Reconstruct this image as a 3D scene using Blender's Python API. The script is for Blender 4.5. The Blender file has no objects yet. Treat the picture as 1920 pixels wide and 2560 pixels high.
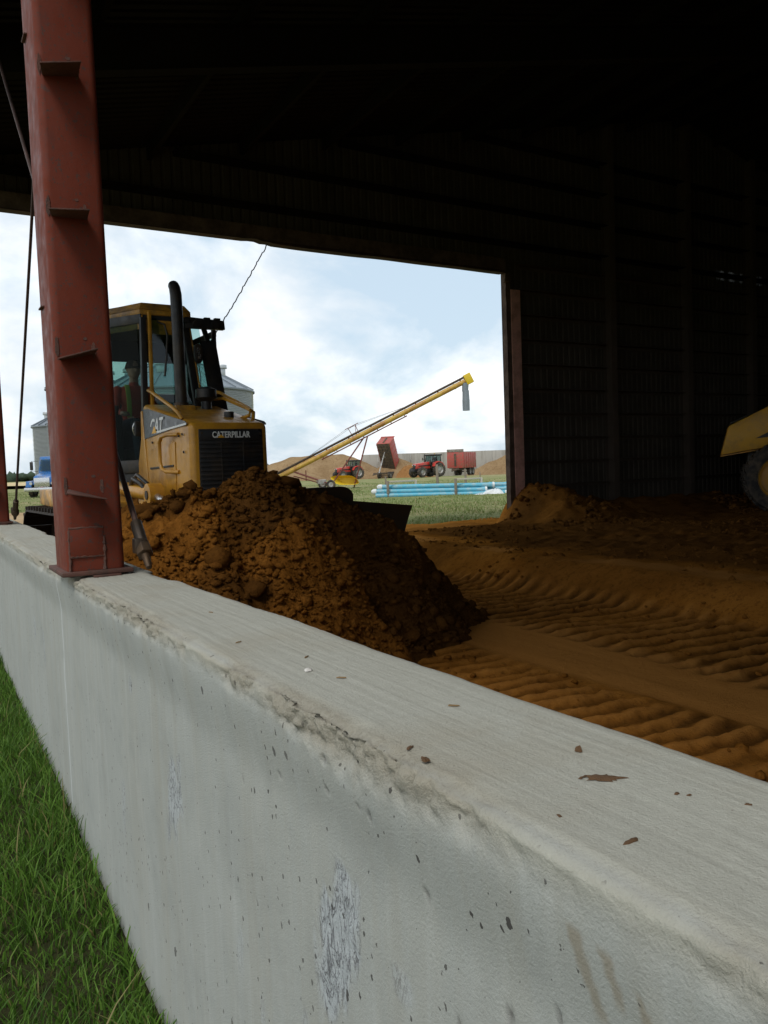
import bpy, bmesh, math, random
import numpy as np
from mathutils import Vector, Matrix, Euler
random.seed(7)
RNG = np.random.default_rng(11)
sc = bpy.context.scene
COL = sc.collection
R = math.radians
PI = math.pi
TH = R(29.3)                      # heading of the camera against the barn's long wall

# ------------------------------------------------------------------ camera
cam_d = bpy.data.cameras.new('camera')
cam = bpy.data.objects.new('camera', cam_d); COL.objects.link(cam)
cam_d.sensor_fit = 'VERTICAL'; cam_d.sensor_height = 36.0; cam_d.sensor_width = 27.0
cam_d.lens = 36.0 * 2070 / 2560
cam_d.clip_start = 0.02; cam_d.clip_end = 6000
_p, _r = R(3.15), R(2.03)
fw = Vector((math.sin(TH) * math.cos(_p), math.cos(TH) * math.cos(_p), -math.sin(_p)))
rt0 = Vector((math.cos(TH), -math.sin(TH), 0)); up0 = rt0.cross(fw)
rt = rt0 * math.cos(_r) - up0 * math.sin(_r); up = up0 * math.cos(_r) + rt0 * math.sin(_r)
M4 = Matrix((rt, up, -fw)).transposed().to_4x4(); M4.translation = Vector((0, 0, 1.435))
cam.matrix_world = M4
sc.camera = cam

# ------------------------------------------------------------------ sky, sun, exposure
SUN_EL, SUN_AZ = R(53), R(234)    # azimuth measured clockwise from +Y: over the photographer's left shoulder
w = bpy.data.worlds.new('World'); sc.world = w; w.use_nodes = True
nt = w.node_tree; N = nt.nodes; L = nt.links
for n in list(N): N.remove(n)
out = N.new('ShaderNodeOutputWorld'); bg = N.new('ShaderNodeBackground'); L.new(bg.outputs[0], out.inputs[0])
bg.inputs[1].default_value = 0.1
sky = N.new('ShaderNodeTexSky'); sky.sky_type = 'NISHITA'; sky.sun_disc = False
sky.sun_elevation = SUN_EL; sky.sun_rotation = SUN_AZ; sky.dust_density = 2.0; sky.air_density = 1.0
tc = N.new('ShaderNodeTexCoord')
sep = N.new('ShaderNodeSeparateXYZ'); L.new(tc.outputs['Generated'], sep.inputs[0])
def mth(op, a, b=None, c=None):
    m = N.new('ShaderNodeMath'); m.operation = op
    for i, v in enumerate((a, b, c)):
        if v is None: continue
        if isinstance(v, (int, float)): m.inputs[i].default_value = v
        else: L.new(v, m.inputs[i])
    return m.outputs[0]
den = mth('ADD', mth('MAXIMUM', sep.outputs[2], 0.0), 0.55)
cx = mth('DIVIDE', sep.outputs[0], den); cy = mth('DIVIDE', sep.outputs[1], den)
cmb = N.new('ShaderNodeCombineXYZ'); L.new(cx, cmb.inputs[0]); L.new(cy, cmb.inputs[1]); cmb.inputs[2].default_value = 3.1
def nz(vec, scale, detail, rough, dist=0.0):
    n = N.new('ShaderNodeTexNoise'); n.inputs['Scale'].default_value = scale; n.inputs['Detail'].default_value = detail
    n.inputs['Roughness'].default_value = rough; n.inputs['Distortion'].default_value = dist
    L.new(vec, n.inputs['Vector']); return n.outputs['Fac']
def ramp(f, *stops):
    r = N.new('ShaderNodeValToRGB'); L.new(f, r.inputs[0]); e = r.color_ramp.elements
    while len(e) < len(stops): e.new(0.5)
    for q, (p, c) in zip(e, stops):
        q.position = p; q.color = (*c, 1) if len(c) == 3 else c
    return r.outputs[0]
g = lambda v: (v, v, v)
cover = ramp(nz(cmb.outputs[0], 3.4, 8, 0.55, 0.25), (0.40, g(0)), (0.60, g(1)))
cmb2 = N.new('ShaderNodeVectorMath'); cmb2.operation = 'ADD'; L.new(cmb.outputs[0], cmb2.inputs[0]); cmb2.inputs[1].default_value = (0.09, 0.05, 5.0)
body = ramp(nz(cmb2.outputs[0], 4.6, 9, 0.58, 0.3), (0.28, (8.9, 9.4, 9.8)), (0.46, (10.2, 10.5, 10.7)), (0.64, (13.5, 13.5, 13.4)))
veil = N.new('ShaderNodeMixRGB'); veil.inputs[0].default_value = 0.72
L.new(sky.outputs[0], veil.inputs[1]); veil.inputs[2].default_value = (7.6, 9.3, 10.7, 1)   # thin high cloud over the blue
mx = N.new('ShaderNodeMixRGB'); L.new(cover, mx.inputs[0]); L.new(veil.outputs[0], mx.inputs[1]); L.new(body, mx.inputs[2])
L.new(mx.outputs[0], bg.inputs[0])

sun_d = bpy.data.lights.new('sun', 'SUN'); sun = bpy.data.objects.new('sun', sun_d); COL.objects.link(sun)
sun_d.energy = 1.5; sun_d.angle = R(16); sun_d.color = (1.0, 0.95, 0.88)
sv = Vector((math.sin(SUN_AZ) * math.cos(SUN_EL), math.cos(SUN_AZ) * math.cos(SUN_EL), math.sin(SUN_EL)))
sun.rotation_euler = sv.to_track_quat('Z', 'Y').to_euler(); sun.location = sv * 200

vs = sc.view_settings
sc.display_settings.display_device = 'sRGB'
vs.view_transform = 'Standard'; vs.look = 'None'; vs.gamma = 1.0; vs.use_curve_mapping = False
vs.exposure = 0.0
sc.render.engine = 'CYCLES'
sc.cycles.max_bounces = 8; sc.cycles.diffuse_bounces = 4; sc.cycles.transparent_max_bounces = 12
sc.cycles.use_denoising = True

# ------------------------------------------------------------------ helpers
def tag(o, label=None, cat=None, group=None, kind=None):
    if label: o['label'] = label
    if cat: o['category'] = cat
    if group: o['group'] = group
    if kind: o['kind'] = kind
    return o
def empty(name, loc=(0, 0, 0), rz=0.0, label=None, cat=None, group=None):
    o = bpy.data.objects.new(name, None); COL.objects.link(o)
    o.location = loc; o.rotation_euler = (0, 0, rz); o.empty_display_size = 0.2
    return tag(o, label, cat, group)
def link(name, me, m, parent=None):
    o = bpy.data.objects.new(name, me); COL.objects.link(o)
    if m is not None and not me.materials:
        for q in (m if isinstance(m, (list, tuple)) else [m]): me.materials.append(q)
    if parent: o.parent = parent
    return o
def copy_tree(o, parent=None):
    c = o.copy(); COL.objects.link(c)
    if parent: c.parent = parent
    for ch in list(o.children): copy_tree(ch, c)
    return c

class MB:
    def __init__(s): s.v = []; s.f = []; s.mi = []
    def add(s, vs_, fs, mi=0):
        b = len(s.v); s.v += [tuple(q) for q in vs_]
        s.f += [tuple(i + b for i in f) for f in fs]; s.mi += [mi] * len(fs); return s
    def hexa(s, p, mi=0):            # p: 4 bottom ccw, 4 top ccw
        return s.add(p, [(3, 2, 1, 0), (4, 5, 6, 7), (0, 1, 5, 4), (1, 2, 6, 5), (2, 3, 7, 6), (3, 0, 4, 7)], mi)
    def box(s, a, b, mi=0):          # min corner, max corner
        x0, y0, z0 = a; x1, y1, z1 = b
        return s.hexa([(x0, y0, z0), (x1, y0, z0), (x1, y1, z0), (x0, y1, z0), (x0, y0, z1), (x1, y0, z1), (x1, y1, z1), (x0, y1, z1)], mi)
    def beam(s, p0, p1, wd, ht, upv=(0, 0, 1), mi=0):
        p0, p1 = Vector(p0), Vector(p1); d = (p1 - p0).normalized(); u = Vector(upv)
        if abs(d.dot(u)) > 0.98: u = Vector((1, 0, 0))
        r_ = d.cross(u).normalized(); u = r_.cross(d)
        q = [(-wd / 2, -ht / 2), (wd / 2, -ht / 2), (wd / 2, ht / 2), (-wd / 2, ht / 2)]
        return s.hexa([p0 + r_ * a + u * b for a, b in q] + [p1 + r_ * a + u * b for a, b in q], mi)
    def prism(s, poly, fn, t0, t1, mi=0):   # poly 2-D, fn(a, b, t) -> 3-D
        n = len(poly)
        vv = [fn(a, b, t0) for a, b in poly] + [fn(a, b, t1) for a, b in poly]
        ff = [tuple(range(n))[::-1], tuple(range(n, 2 * n))] + [(i, (i + 1) % n, n + (i + 1) % n, n + i) for i in range(n)]
        return s.add(vv, ff, mi)
    def tube(s, pts, r, n=10, mi=0, cap=True):
        pts = [Vector(p) for p in pts]; m = len(pts)
        rr = r if isinstance(r, (list, tuple)) else [r] * m
        t = (pts[1] - pts[0]).normalized(); a = t.orthogonal().normalized(); vv = []
        for i, p in enumerate(pts):
            t2 = (pts[min(i + 1, m - 1)] - pts[max(i - 1, 0)]).normalized()
            a = (a - t2 * a.dot(t2)).normalized(); b = t2.cross(a)
            vv += [p + (a * math.cos(2 * PI * k / n) + b * math.sin(2 * PI * k / n)) * rr[i] for k in range(n)]
        ff = [(i * n + k, i * n + (k + 1) % n, (i + 1) * n + (k + 1) % n, (i + 1) * n + k) for i in range(m - 1) for k in range(n)]
        if cap: ff += [tuple(range(n))[::-1], tuple(range((m - 1) * n, m * n))]
        return s.add(vv, ff, mi)
    def cyl(s, p0, p1, r0, r1=None, n=16, mi=0): return s.tube([p0, p1], [r0, r0 if r1 is None else r1], n, mi)
    def lathe(s, prof, c, axis='z', n=24, mi=0, close=False):   # prof: (radius, height)
        vv = []; m = len(prof)
        for r_, h in prof:
            for k in range(n):
                a = 2 * PI * k / n; x, y = r_ * math.cos(a), r_ * math.sin(a)
                q = (x, y, h) if axis == 'z' else ((h, x, y) if axis == 'x' else (y, h, x))
                vv.append((c[0] + q[0], c[1] + q[1], c[2] + q[2]))
        ff = [(i * n + k, i * n + (k + 1) % n, (i + 1) * n + (k + 1) % n, (i + 1) * n + k) for i in range(m - 1) for k in range(n)]
        if close: ff += [tuple((m - 1) * n + k for k in range(n)), tuple(range(n))[::-1]]
        return s.add(vv, ff, mi)
    def build(s, name, m, parent=None, bevel=0.0, smooth=35, seg=2):
        me = bpy.data.meshes.new(name); me.from_pydata(s.v, [], s.f)
        ms = m if isinstance(m, (list, tuple)) else [m]
        for q in ms: me.materials.append(q)
        if len(ms) > 1: me.polygons.foreach_set('material_index', s.mi)
        bm = bmesh.new(); bm.from_mesh(me); bmesh.ops.recalc_face_normals(bm, faces=bm.faces)
        if bevel:
            es = [e for e in bm.edges if len(e.link_faces) == 2 and e.calc_face_angle(0) > R(30)]
            bmesh.ops.bevel(bm, geom=es, offset=bevel, segments=seg, affect='EDGES', profile=0.5, clamp_overlap=True)
        bm.to_mesh(me); bm.free()
        if smooth:
            me.polygons.foreach_set('use_smooth', [True] * len(me.polygons)); me.set_sharp_from_angle(angle=R(smooth))
        o = bpy.data.objects.new(name, me); COL.objects.link(o)
        if parent: o.parent = parent
        return o

def np_mesh(name, V, F, m, parent=None, smooth=True, attrs=None):
    me = bpy.data.meshes.new(name); V = np.asarray(V, np.float32); F = np.asarray(F, np.int32)
    k = F.shape[1]
    me.vertices.add(len(V)); me.vertices.foreach_set('co', V.ravel())
    me.loops.add(F.size); me.loops.foreach_set('vertex_index', F.ravel())
    me.polygons.add(len(F)); me.polygons.foreach_set('loop_start', np.arange(0, F.size, k, dtype=np.int32))
    if smooth: me.polygons.foreach_set('use_smooth', np.ones(len(F), bool))
    me.update(calc_edges=True); me.validate()
    for n_, a in (attrs or {}).items():
        at = me.attributes.new(n_, 'FLOAT', 'POINT'); at.data.foreach_set('value', np.asarray(a, np.float32).ravel())
    me.materials.append(m)
    o = bpy.data.objects.new(name, me); COL.objects.link(o)
    if parent: o.parent = parent
    return o
def grid_faces(ni, nj):
    i, j = np.meshgrid(np.arange(ni - 1), np.arange(nj - 1), indexing='ij'); a = i * nj + j
    return np.stack([a, a + nj, a + nj + 1, a + 1], -1).reshape(-1, 4)
_T = RNG.random((256, 256))
def vn(x, y, s=0):
    x = np.asarray(x, float) + s * 17.31; y = np.asarray(y, float) + s * 9.77
    xi = np.floor(x).astype(int); yi = np.floor(y).astype(int); fx = x - xi; fy = y - yi
    fx = fx * fx * (3 - 2 * fx); fy = fy * fy * (3 - 2 * fy)
    t = lambda a, b: _T[a % 256, b % 256]
    return (t(xi, yi) * (1 - fx) + t(xi + 1, yi) * fx) * (1 - fy) + (t(xi, yi + 1) * (1 - fx) + t(xi + 1, yi + 1) * fx) * fy
def fbm(x, y, oc=4, s=0, gain=0.5):
    v = 0; a = 1; n = 0
    for k in range(oc): v = v + a * (vn(x * 2 ** k, y * 2 ** k, s + k * 3) - 0.5); n += a; a *= gain
    return v / n * 2
def ridged(x, y, oc=4, s=0):
    v = 0; a = 1; n = 0
    for k in range(oc): v = v + a * (1 - abs(2 * vn(x * 2 ** k, y * 2 ** k, s + k * 5) - 1)); n += a; a *= 0.5
    return v / n
def sst(a, b, x):
    t = np.clip((np.asarray(x, float) - a) / (b - a), 0, 1); return t * t * (3 - 2 * t)

# ------------------------------------------------------------------ materials
def base(name):
    m = bpy.data.materials.new(name); m.use_nodes = True
    b = m.node_tree.nodes['Principled BSDF']; return m, m.node_tree.nodes, m.node_tree.links, b
class NG:
    def __init__(s, name):
        s.m, s.N, s.L, s.b = base(name); s.tc = s.N.new('ShaderNodeTexCoord').outputs['Object']
    def put(s, inp, v):
        if isinstance(v, (int, float)): inp.default_value = v
        elif isinstance(v, tuple): inp.default_value = (*v, 1) if len(v) == 3 and inp.type == 'RGBA' else v
        else: s.L.new(v, inp)
    def scale(s, vec, sv_):
        n = s.N.new('ShaderNodeMapping'); s.L.new(vec, n.inputs[0]); n.inputs['Scale'].default_value = sv_; return n.outputs[0]
    def noise(s, sc_=5, det=4, rough=0.55, vec=None, dist=0.0):
        n = s.N.new('ShaderNodeTexNoise'); n.inputs['Scale'].default_value = sc_; n.inputs['Detail'].default_value = det
        n.inputs['Roughness'].default_value = rough; n.inputs['Distortion'].default_value = dist; s.L.new(vec or s.tc, n.inputs['Vector']); return n.outputs['Fac']
    def voro(s, sc_, vec=None, feature='F1'):
        n = s.N.new('ShaderNodeTexVoronoi'); n.feature = feature; n.inputs['Scale'].default_value = sc_; s.L.new(vec or s.tc, n.inputs['Vector']); return n
    def ramp(s, f, *st):
        r = s.N.new('ShaderNodeValToRGB'); s.L.new(f, r.inputs[0]); e = r.color_ramp.elements
        while len(e) < len(st): e.new(0.5)
        for q, (p, c) in zip(e, st): q.position = p; q.color = (c, c, c, 1) if isinstance(c, (int, float)) else (*c, 1)
        return r.outputs[0]
    def mix(s, f, a, b, mode='MIX'):
        n = s.N.new('ShaderNodeMixRGB'); n.blend_type = mode; s.put(n.inputs[0], f); s.put(n.inputs[1], a); s.put(n.inputs[2], b); return n.outputs[0]
    def math(s, op, a, b=0.0):
        n = s.N.new('ShaderNodeMath'); n.operation = op; s.put(n.inputs[0], a); s.put(n.inputs[1], b); return n.outputs[0]
    def attr(s, nm): n = s.N.new('ShaderNodeAttribute'); n.attribute_name = nm; return n.outputs['Fac']
    def bump(s, h, st=0.5, d=0.01, nrm=None):
        n = s.N.new('ShaderNodeBump'); n.inputs['Strength'].default_value = st; n.inputs['Distance'].default_value = d; s.L.new(h, n.inputs['Height'])
        if nrm: s.L.new(nrm, n.inputs['Normal'])
        return n.outputs[0]
    def fin(s, col=None, rough=None, metal=None, nrm=None, spec=None):
        if col is not None: s.put(s.b.inputs['Base Color'], col)
        if rough is not None: s.put(s.b.inputs['Roughness'], rough)
        if metal is not None: s.put(s.b.inputs['Metallic'], metal)
        if spec is not None: s.put(s.b.inputs['Specular IOR Level'], spec)
        if nrm is not None: s.L.new(nrm, s.b.inputs['Normal'])
        return s.m
def pm(name, c, rough=0.5, metal=0.0, var=0.2, sc_=6, bump=0.15, bd=0.004, dirt=None, da=0.35, dsc=4, spec=0.5):
    q = NG(name); f = q.noise(sc_, 5, 0.6)
    col = q.mix(f, tuple(v * (1 - var) for v in c), tuple(min(1, v * (1 + var)) for v in c))
    rg = q.ramp(q.noise(sc_ * 2.3, 4), (0.3, max(0.03, rough - 0.1)), (0.7, min(1, rough + 0.12)))
    if dirt:
        dm = q.ramp(q.noise(dsc, 7, 0.68), (0.5 - da * 0.25, 0.0), (0.62, min(1.0, 0.45 + da)))
        col = q.mix(dm, col, dirt)
    return q.fin(col, rg, metal, q.bump(q.noise(sc_ * 6, 4), bump, bd), spec)

SOIL = (0.16, 0.085, 0.032)
M = {}
M['cat_yellow'] = pm('cat_yellow', (0.50, 0.238, 0.017), 0.38, var=0.08, dirt=(0.25, 0.11, 0.022), da=0.15, dsc=3.5)
M['roller_yellow'] = pm('roller_yellow', (0.66, 0.34, 0.016), 0.45, var=0.08, dirt=(0.35, 0.2, 0.06), da=0.15, dsc=3)
M['dark_yellow'] = pm('dark_yellow', (0.55, 0.27, 0.03), 0.45, var=0.12, dirt=(0.12, 0.07, 0.03), da=0.4, dsc=5)
M['black_paint'] = pm('black_paint', (0.014, 0.014, 0.015), 0.5, dirt=(0.06, 0.04, 0.02), da=0.12)
M['grille_black'] = pm('grille_black', (0.010, 0.010, 0.011), 0.55, dirt=(0.05, 0.03, 0.015), da=0.1)
M['decal_black'] = pm('decal_black', (0.02, 0.02, 0.022), 0.32, var=0.1, bump=0.03)
M['white_print'] = pm('white_print', (0.72, 0.72, 0.70), 0.45, var=0.05, bump=0.02)
M['yellow_print'] = pm('yellow_print', (0.75, 0.38, 0.02), 0.45, var=0.05, bump=0.02)
M['rubber'] = pm('rubber', (0.024, 0.023, 0.023), 0.8, dirt=(0.16, 0.12, 0.08), da=0.3, bump=0.3)
M['rim_grey'] = pm('rim_grey', (0.42, 0.42, 0.41), 0.5, dirt=(0.2, 0.15, 0.1), da=0.3)
M['steel_dark'] = pm('steel_dark', (0.045, 0.040, 0.036), 0.55, 0.6, dirt=(0.10, 0.06, 0.03), da=0.4)
M['track_steel'] = pm('track_steel', (0.030, 0.026, 0.023), 0.55, 0.5, dirt=(0.06, 0.035, 0.015), da=0.5)
M['blade_steel'] = pm('blade_steel', (0.035, 0.028, 0.022), 0.6, 0.2, dirt=(0.05, 0.03, 0.012), da=0.6)
M['seat_cloth'] = pm('seat_cloth', (0.02, 0.02, 0.022), 0.9)
M['cab_lining'] = pm('cab_lining', (0.016, 0.016, 0.017), 0.85)
M['red_paint'] = pm('red_paint', (0.55, 0.030, 0.022), 0.35, var=0.1, dirt=(0.22, 0.13, 0.08), da=0.2)
M['trailer_red'] = pm('trailer_red', (0.44, 0.055, 0.05), 0.5, var=0.15, dirt=(0.22, 0.13, 0.08), da=0.35)
M['trailer_under'] = pm('trailer_under', (0.05, 0.040, 0.032), 0.8, dirt=(0.15, 0.10, 0.06), da=0.4)
M['trailer_grey'] = pm('trailer_grey', (0.30, 0.28, 0.25), 0.7, var=0.25, dirt=(0.12, 0.09, 0.06), da=0.4)
M['auger_yellow'] = pm('auger_yellow', (0.52, 0.33, 0.05), 0.5, var=0.15, dirt=(0.28, 0.09, 0.03), da=0.3, dsc=1.2)
M['hopper_yellow'] = pm('hopper_yellow', (0.66, 0.46, 0.02), 0.5, var=0.12)
M['rust_red'] = pm('rust_red', (0.20, 0.045, 0.032), 0.7, var=0.25, dirt=(0.10, 0.04, 0.025), da=0.3)
M['galv'] = pm('galv', (0.48, 0.50, 0.51), 0.42, 0.55, var=0.12, sc_=3, bump=0.05)
M['galv_roof'] = pm('galv_roof', (0.21, 0.24, 0.27), 0.5, 0.35, var=0.15, sc_=2, bump=0.05)
M['pvc_blue'] = pm('pvc_blue', (0.085, 0.385, 0.52), 0.35, var=0.07, sc_=2, bump=0.03, dirt=(0.35, 0.42, 0.42), da=0.1)
M['plastic_white'] = pm('plastic_white', (0.68, 0.70, 0.70), 0.45, var=0.12, sc_=9, bump=0.5, bd=0.02)
M['old_wood'] = pm('old_wood', (0.22, 0.185, 0.145), 0.85, var=0.35, sc_=9, bump=0.5)
M['pale_wood'] = pm('pale_wood', (0.52, 0.47, 0.38), 0.8, var=0.2, sc_=9, bump=0.4)
M['truck_blue'] = pm('truck_blue', (0.02, 0.14, 0.40), 0.3, var=0.1, dirt=(0.2, 0.17, 0.12), da=0.12)
M['chrome'] = pm('chrome', (0.6, 0.6, 0.6), 0.22, 0.9, var=0.1)
M['truck_red'] = pm('truck_red', (0.45, 0.05, 0.04), 0.5)
M['cable_black'] = pm('cable_black', (0.02, 0.02, 0.02), 0.6)
M['mud_dry'] = pm('mud_dry', (0.115, 0.062, 0.028), 0.95, var=0.3, sc_=60, bump=0.6)
M['straw'] = pm('straw', (0.20, 0.13, 0.06), 0.9, var=0.3, sc_=40)
M['chip'] = pm('chip', (0.62, 0.60, 0.56), 0.85)
M['steel_rod'] = pm('steel_rod', (0.10, 0.055, 0.045), 0.6, 0.3, var=0.3, dirt=(0.05, 0.03, 0.025), da=0.4)
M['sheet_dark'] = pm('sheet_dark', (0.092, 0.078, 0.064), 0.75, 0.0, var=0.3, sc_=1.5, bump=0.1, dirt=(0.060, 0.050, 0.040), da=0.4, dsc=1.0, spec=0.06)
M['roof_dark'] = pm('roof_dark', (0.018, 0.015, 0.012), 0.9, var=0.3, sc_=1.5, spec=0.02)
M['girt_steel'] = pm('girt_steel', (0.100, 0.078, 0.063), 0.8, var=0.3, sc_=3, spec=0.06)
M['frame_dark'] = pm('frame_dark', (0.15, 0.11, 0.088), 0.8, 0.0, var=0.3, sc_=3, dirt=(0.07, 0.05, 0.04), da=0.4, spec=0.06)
M['header_steel'] = pm('header_steel', (0.075, 0.042, 0.034), 0.75, 0.0, var=0.3, sc_=3, dirt=(0.035, 0.024, 0.018), da=0.4, spec=0.25)
M['column_pink'] = pm('column_pink', (0.74, 0.42, 0.36), 0.7, var=0.25, sc_=3, dirt=(0.40, 0.22, 0.17), da=0.3)
M['jeans'] = pm('jeans', (0.03, 0.04, 0.06), 0.9)
M['skin'] = pm('skin', (0.42, 0.24, 0.17), 0.55, var=0.08)
M['vest'] = pm('vest', (0.42, 0.045, 0.02), 0.8, var=0.1)
M['hivis'] = pm('hivis', (0.42, 0.62, 0.12), 0.6, var=0.08)
M['hair'] = pm('hair', (0.03, 0.02, 0.014), 0.8)
M['boot'] = pm('boot', (0.05, 0.035, 0.025), 0.8)

def glass(name, tint, gl=0.9):
    m, N_, L_, b = base(name); N_.remove(b); o = [n for n in N_ if n.type == 'OUTPUT_MATERIAL'][0]
    t = N_.new('ShaderNodeBsdfTransparent'); t.inputs[0].default_value = (*tint, 1)
    gsy = N_.new('ShaderNodeBsdfGlossy'); gsy.inputs['Roughness'].default_value = 0.04; gsy.inputs[0].default_value = (1, 1, 1, 1)
    lw = N_.new('ShaderNodeLayerWeight'); fr0 = N_.new('ShaderNodeMath'); fr0.operation = 'POWER'; fr0.inputs[1].default_value = 4.0; L_.new(lw.outputs['Facing'], fr0.inputs[0])
    fr = N_.new('ShaderNodeMath'); fr.operation = 'MULTIPLY_ADD'; fr.inputs[1].default_value = 0.5 * gl; fr.inputs[2].default_value = 0.035 * gl; L_.new(fr0.outputs[0], fr.inputs[0])
    mxx = N_.new('ShaderNodeMixShader'); L_.new(fr.outputs[0], mxx.inputs[0]); L_.new(t.outputs[0], mxx.inputs[1]); L_.new(gsy.outputs[0], mxx.inputs[2])
    L_.new(mxx.outputs[0], o.inputs[0]); return m
M['cab_glass'] = glass('cab_glass', (0.66, 0.80, 0.78))
M['door_glass'] = glass('door_glass', (0.60, 0.70, 0.68), 0.10)
M['tractor_glass'] = glass('tractor_glass', (0.45, 0.58, 0.58))

# worn red primer on the posts: chips down to bare rusty steel
q = NG('post_paint')
c = q.mix(q.noise(3.0, 6, 0.6), (0.130, 0.026, 0.013), (0.185, 0.039, 0.021))
c = q.mix(q.ramp(q.noise(26, 5, 0.7), (0.58, 0.0), (0.66, 0.8)), c, (0.075, 0.050, 0.045))
c = q.mix(q.ramp(q.noise(7, 7, 0.72, q.scale(q.tc, (1, 1, 0.45))), (0.56, 0.0), (0.66, 0.55)), c, (0.10, 0.036, 0.028))
c = q.mix(q.ramp(q.noise(90, 3, 0.6), (0.60, 0.0), (0.68, 0.75)), c, (0.05, 0.05, 0.045))
M['post_paint'] = q.fin(c, q.ramp(q.noise(14, 4), (0.3, 0.45), (0.7, 0.8)), 0.0, q.bump(q.noise(45, 5, 0.65), 0.3, 0.003), 0.2)
M['weld_scar'] = pm('weld_scar', (0.10, 0.055, 0.043), 0.85, var=0.4, sc_=50, bump=0.8, dirt=(0.16, 0.06, 0.04), da=0.3, dsc=40)
M['plate_rust'] = pm('plate_rust', (0.13, 0.052, 0.038), 0.8, var=0.3, sc_=20, bump=0.4, dirt=(0.07, 0.04, 0.03), da=0.5, dsc=20)

# cast concrete
q = NG('concrete')
fl, rg, mu, tp, ln = q.attr('flake'), q.attr('rough'), q.attr('mud'), q.attr('top'), q.attr('line')
n1 = q.noise(2.2, 6, 0.6); n2 = q.noise(34, 5, 0.65)
face = q.mix(n1, (0.335, 0.350, 0.325), (0.465, 0.478, 0.445))
face = q.mix(q.math('MULTIPLY', q.ramp(q.noise(1.0, 5, 0.6, q.scale(q.tc, (14, 14, 0.7))), (0.45, 0), (0.75, 1)), 0.6), face, (0.37, 0.355, 0.295))
face = q.mix(q.math('MULTIPLY', q.ramp(q.noise(1.0, 4, 0.6, q.scale(q.tc, (26, 26, 1.6))), (0.52, 0), (0.80, 1)), 0.42), face, (0.53, 0.545, 0.52))
face = q.mix(q.math('MULTIPLY', q.ramp(q.noise(6.5, 6, 0.7), (0.48, 0), (0.70, 1)), 0.45), face, (0.30, 0.315, 0.295))
face = q.mix(q.math('MULTIPLY', q.ramp(q.noise(150, 3, 0.7), (0.60, 0), (0.72, 1)), 0.35), face, (0.24, 0.245, 0.23))
topc = q.mix(q.noise(1.0, 6, 0.65, q.scale(q.tc, (9, 3.4, 5))), (0.385, 0.384, 0.325), (0.470, 0.474, 0.415))
topc = q.mix(q.math('MULTIPLY', q.ramp(q.noise(1.0, 4, 0.7, q.scale(q.tc, (150, 5, 5))), (0.42, 0), (0.66, 1)), 0.12), topc, (0.53, 0.53, 0.485))
topc = q.mix(q.math('MULTIPLY', q.ramp(q.noise(48, 6, 0.8), (0.40, 0), (0.62, 1)), 0.30), topc, (0.32, 0.315, 0.27))
topc = q.mix(q.ramp(q.noise(2.6, 5, 0.6), (0.5, 0.0), (0.74, 0.55)), topc, (0.345, 0.305, 0.225))
topc = q.mix(q.ramp(q.noise(85, 4, 0.75), (0.64, 0.0), (0.72, 0.5)), topc, (0.17, 0.14, 0.11))
c = q.mix(tp, face, topc)
c = q.mix(q.math('MULTIPLY', n2, 0.35), c, q.mix(0.5, c, (0.28, 0.27, 0.25)))
c = q.mix(q.math('MULTIPLY', rg, 0.8), c, q.mix(q.noise(110, 4, 0.7), (0.255, 0.225, 0.165), (0.44, 0.41, 0.335)))
fn = q.noise(1.0, 5, 0.62, q.scale(q.tc, (24, 24, 7)), 1.8)
fcr = q.math('ABSOLUTE', q.math('SUBTRACT', fn, 0.5))
fcr2 = q.math('ABSOLUTE', q.math('SUBTRACT', q.noise(1.0, 4, 0.6, q.scale(q.tc, (18, 18, 12)), 1.2), 0.47))
fcc = q.math('MULTIPLY', q.ramp(fcr, (0.004, 0.0), (0.030, 1.0)), q.ramp(fcr2, (0.002, 0.15), (0.018, 1.0)))
fc = q.mix(fcc, (0.12, 0.12, 0.125), q.mix(fn, (0.37, 0.395, 0.40), (0.50, 0.53, 0.54)))
c = q.mix(fl, c, fc)
c = q.mix(ln, c, (0.62, 0.64, 0.64))
c = q.mix(mu, c, (0.26, 0.215, 0.145))
c = q.mix(q.math('MULTIPLY', q.attr('pit'), 0.8), c, (0.09, 0.085, 0.08))
wn = q.N.new('ShaderNodeTexNoise'); wn.inputs['Scale'].default_value = 120; wn.inputs['Detail'].default_value = 3; q.L.new(q.tc, wn.inputs['Vector'])
wv = q.N.new('ShaderNodeVectorMath'); wv.operation = 'MULTIPLY_ADD'; q.L.new(wn.outputs['Color'], wv.inputs[0]); wv.inputs[1].default_value = (.010, .010, .012); q.L.new(q.tc, wv.inputs[2])
wtc = wv.outputs[0]
vh = q.voro(55, q.scale(wtc, (1, 1, 0.7)))
cell = q.N.new('ShaderNodeSeparateColor'); q.L.new(vh.outputs['Color'], cell.inputs[0])
hole = q.math('LESS_THAN', vh.outputs['Distance'], q.math('MULTIPLY', q.math('GREATER_THAN', cell.outputs[0], 0.30), q.math('MULTIPLY', cell.outputs[1], 0.22)))
vh2 = q.voro(17, q.scale(wtc, (1, 1, 0.72)))
cell2 = q.N.new('ShaderNodeSeparateColor'); q.L.new(vh2.outputs['Color'], cell2.inputs[0])
hole2 = q.math('LESS_THAN', vh2.outputs['Distance'], q.math('MULTIPLY', q.math('GREATER_THAN', cell2.outputs[0], 0.22), q.math('MULTIPLY', q.math('MULTIPLY', cell2.outputs[1], cell2.outputs[2]), 0.20)))
hole = q.math('MULTIPLY', q.math('MAXIMUM', hole, hole2), q.math('SUBTRACT', 1.0, tp))
c = q.mix(q.math('MULTIPLY', hole, q.ramp(q.noise(3.0, 2), (0.35, 0.6), (0.65, 0.95))), c, (0.065, 0.06, 0.055))
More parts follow.
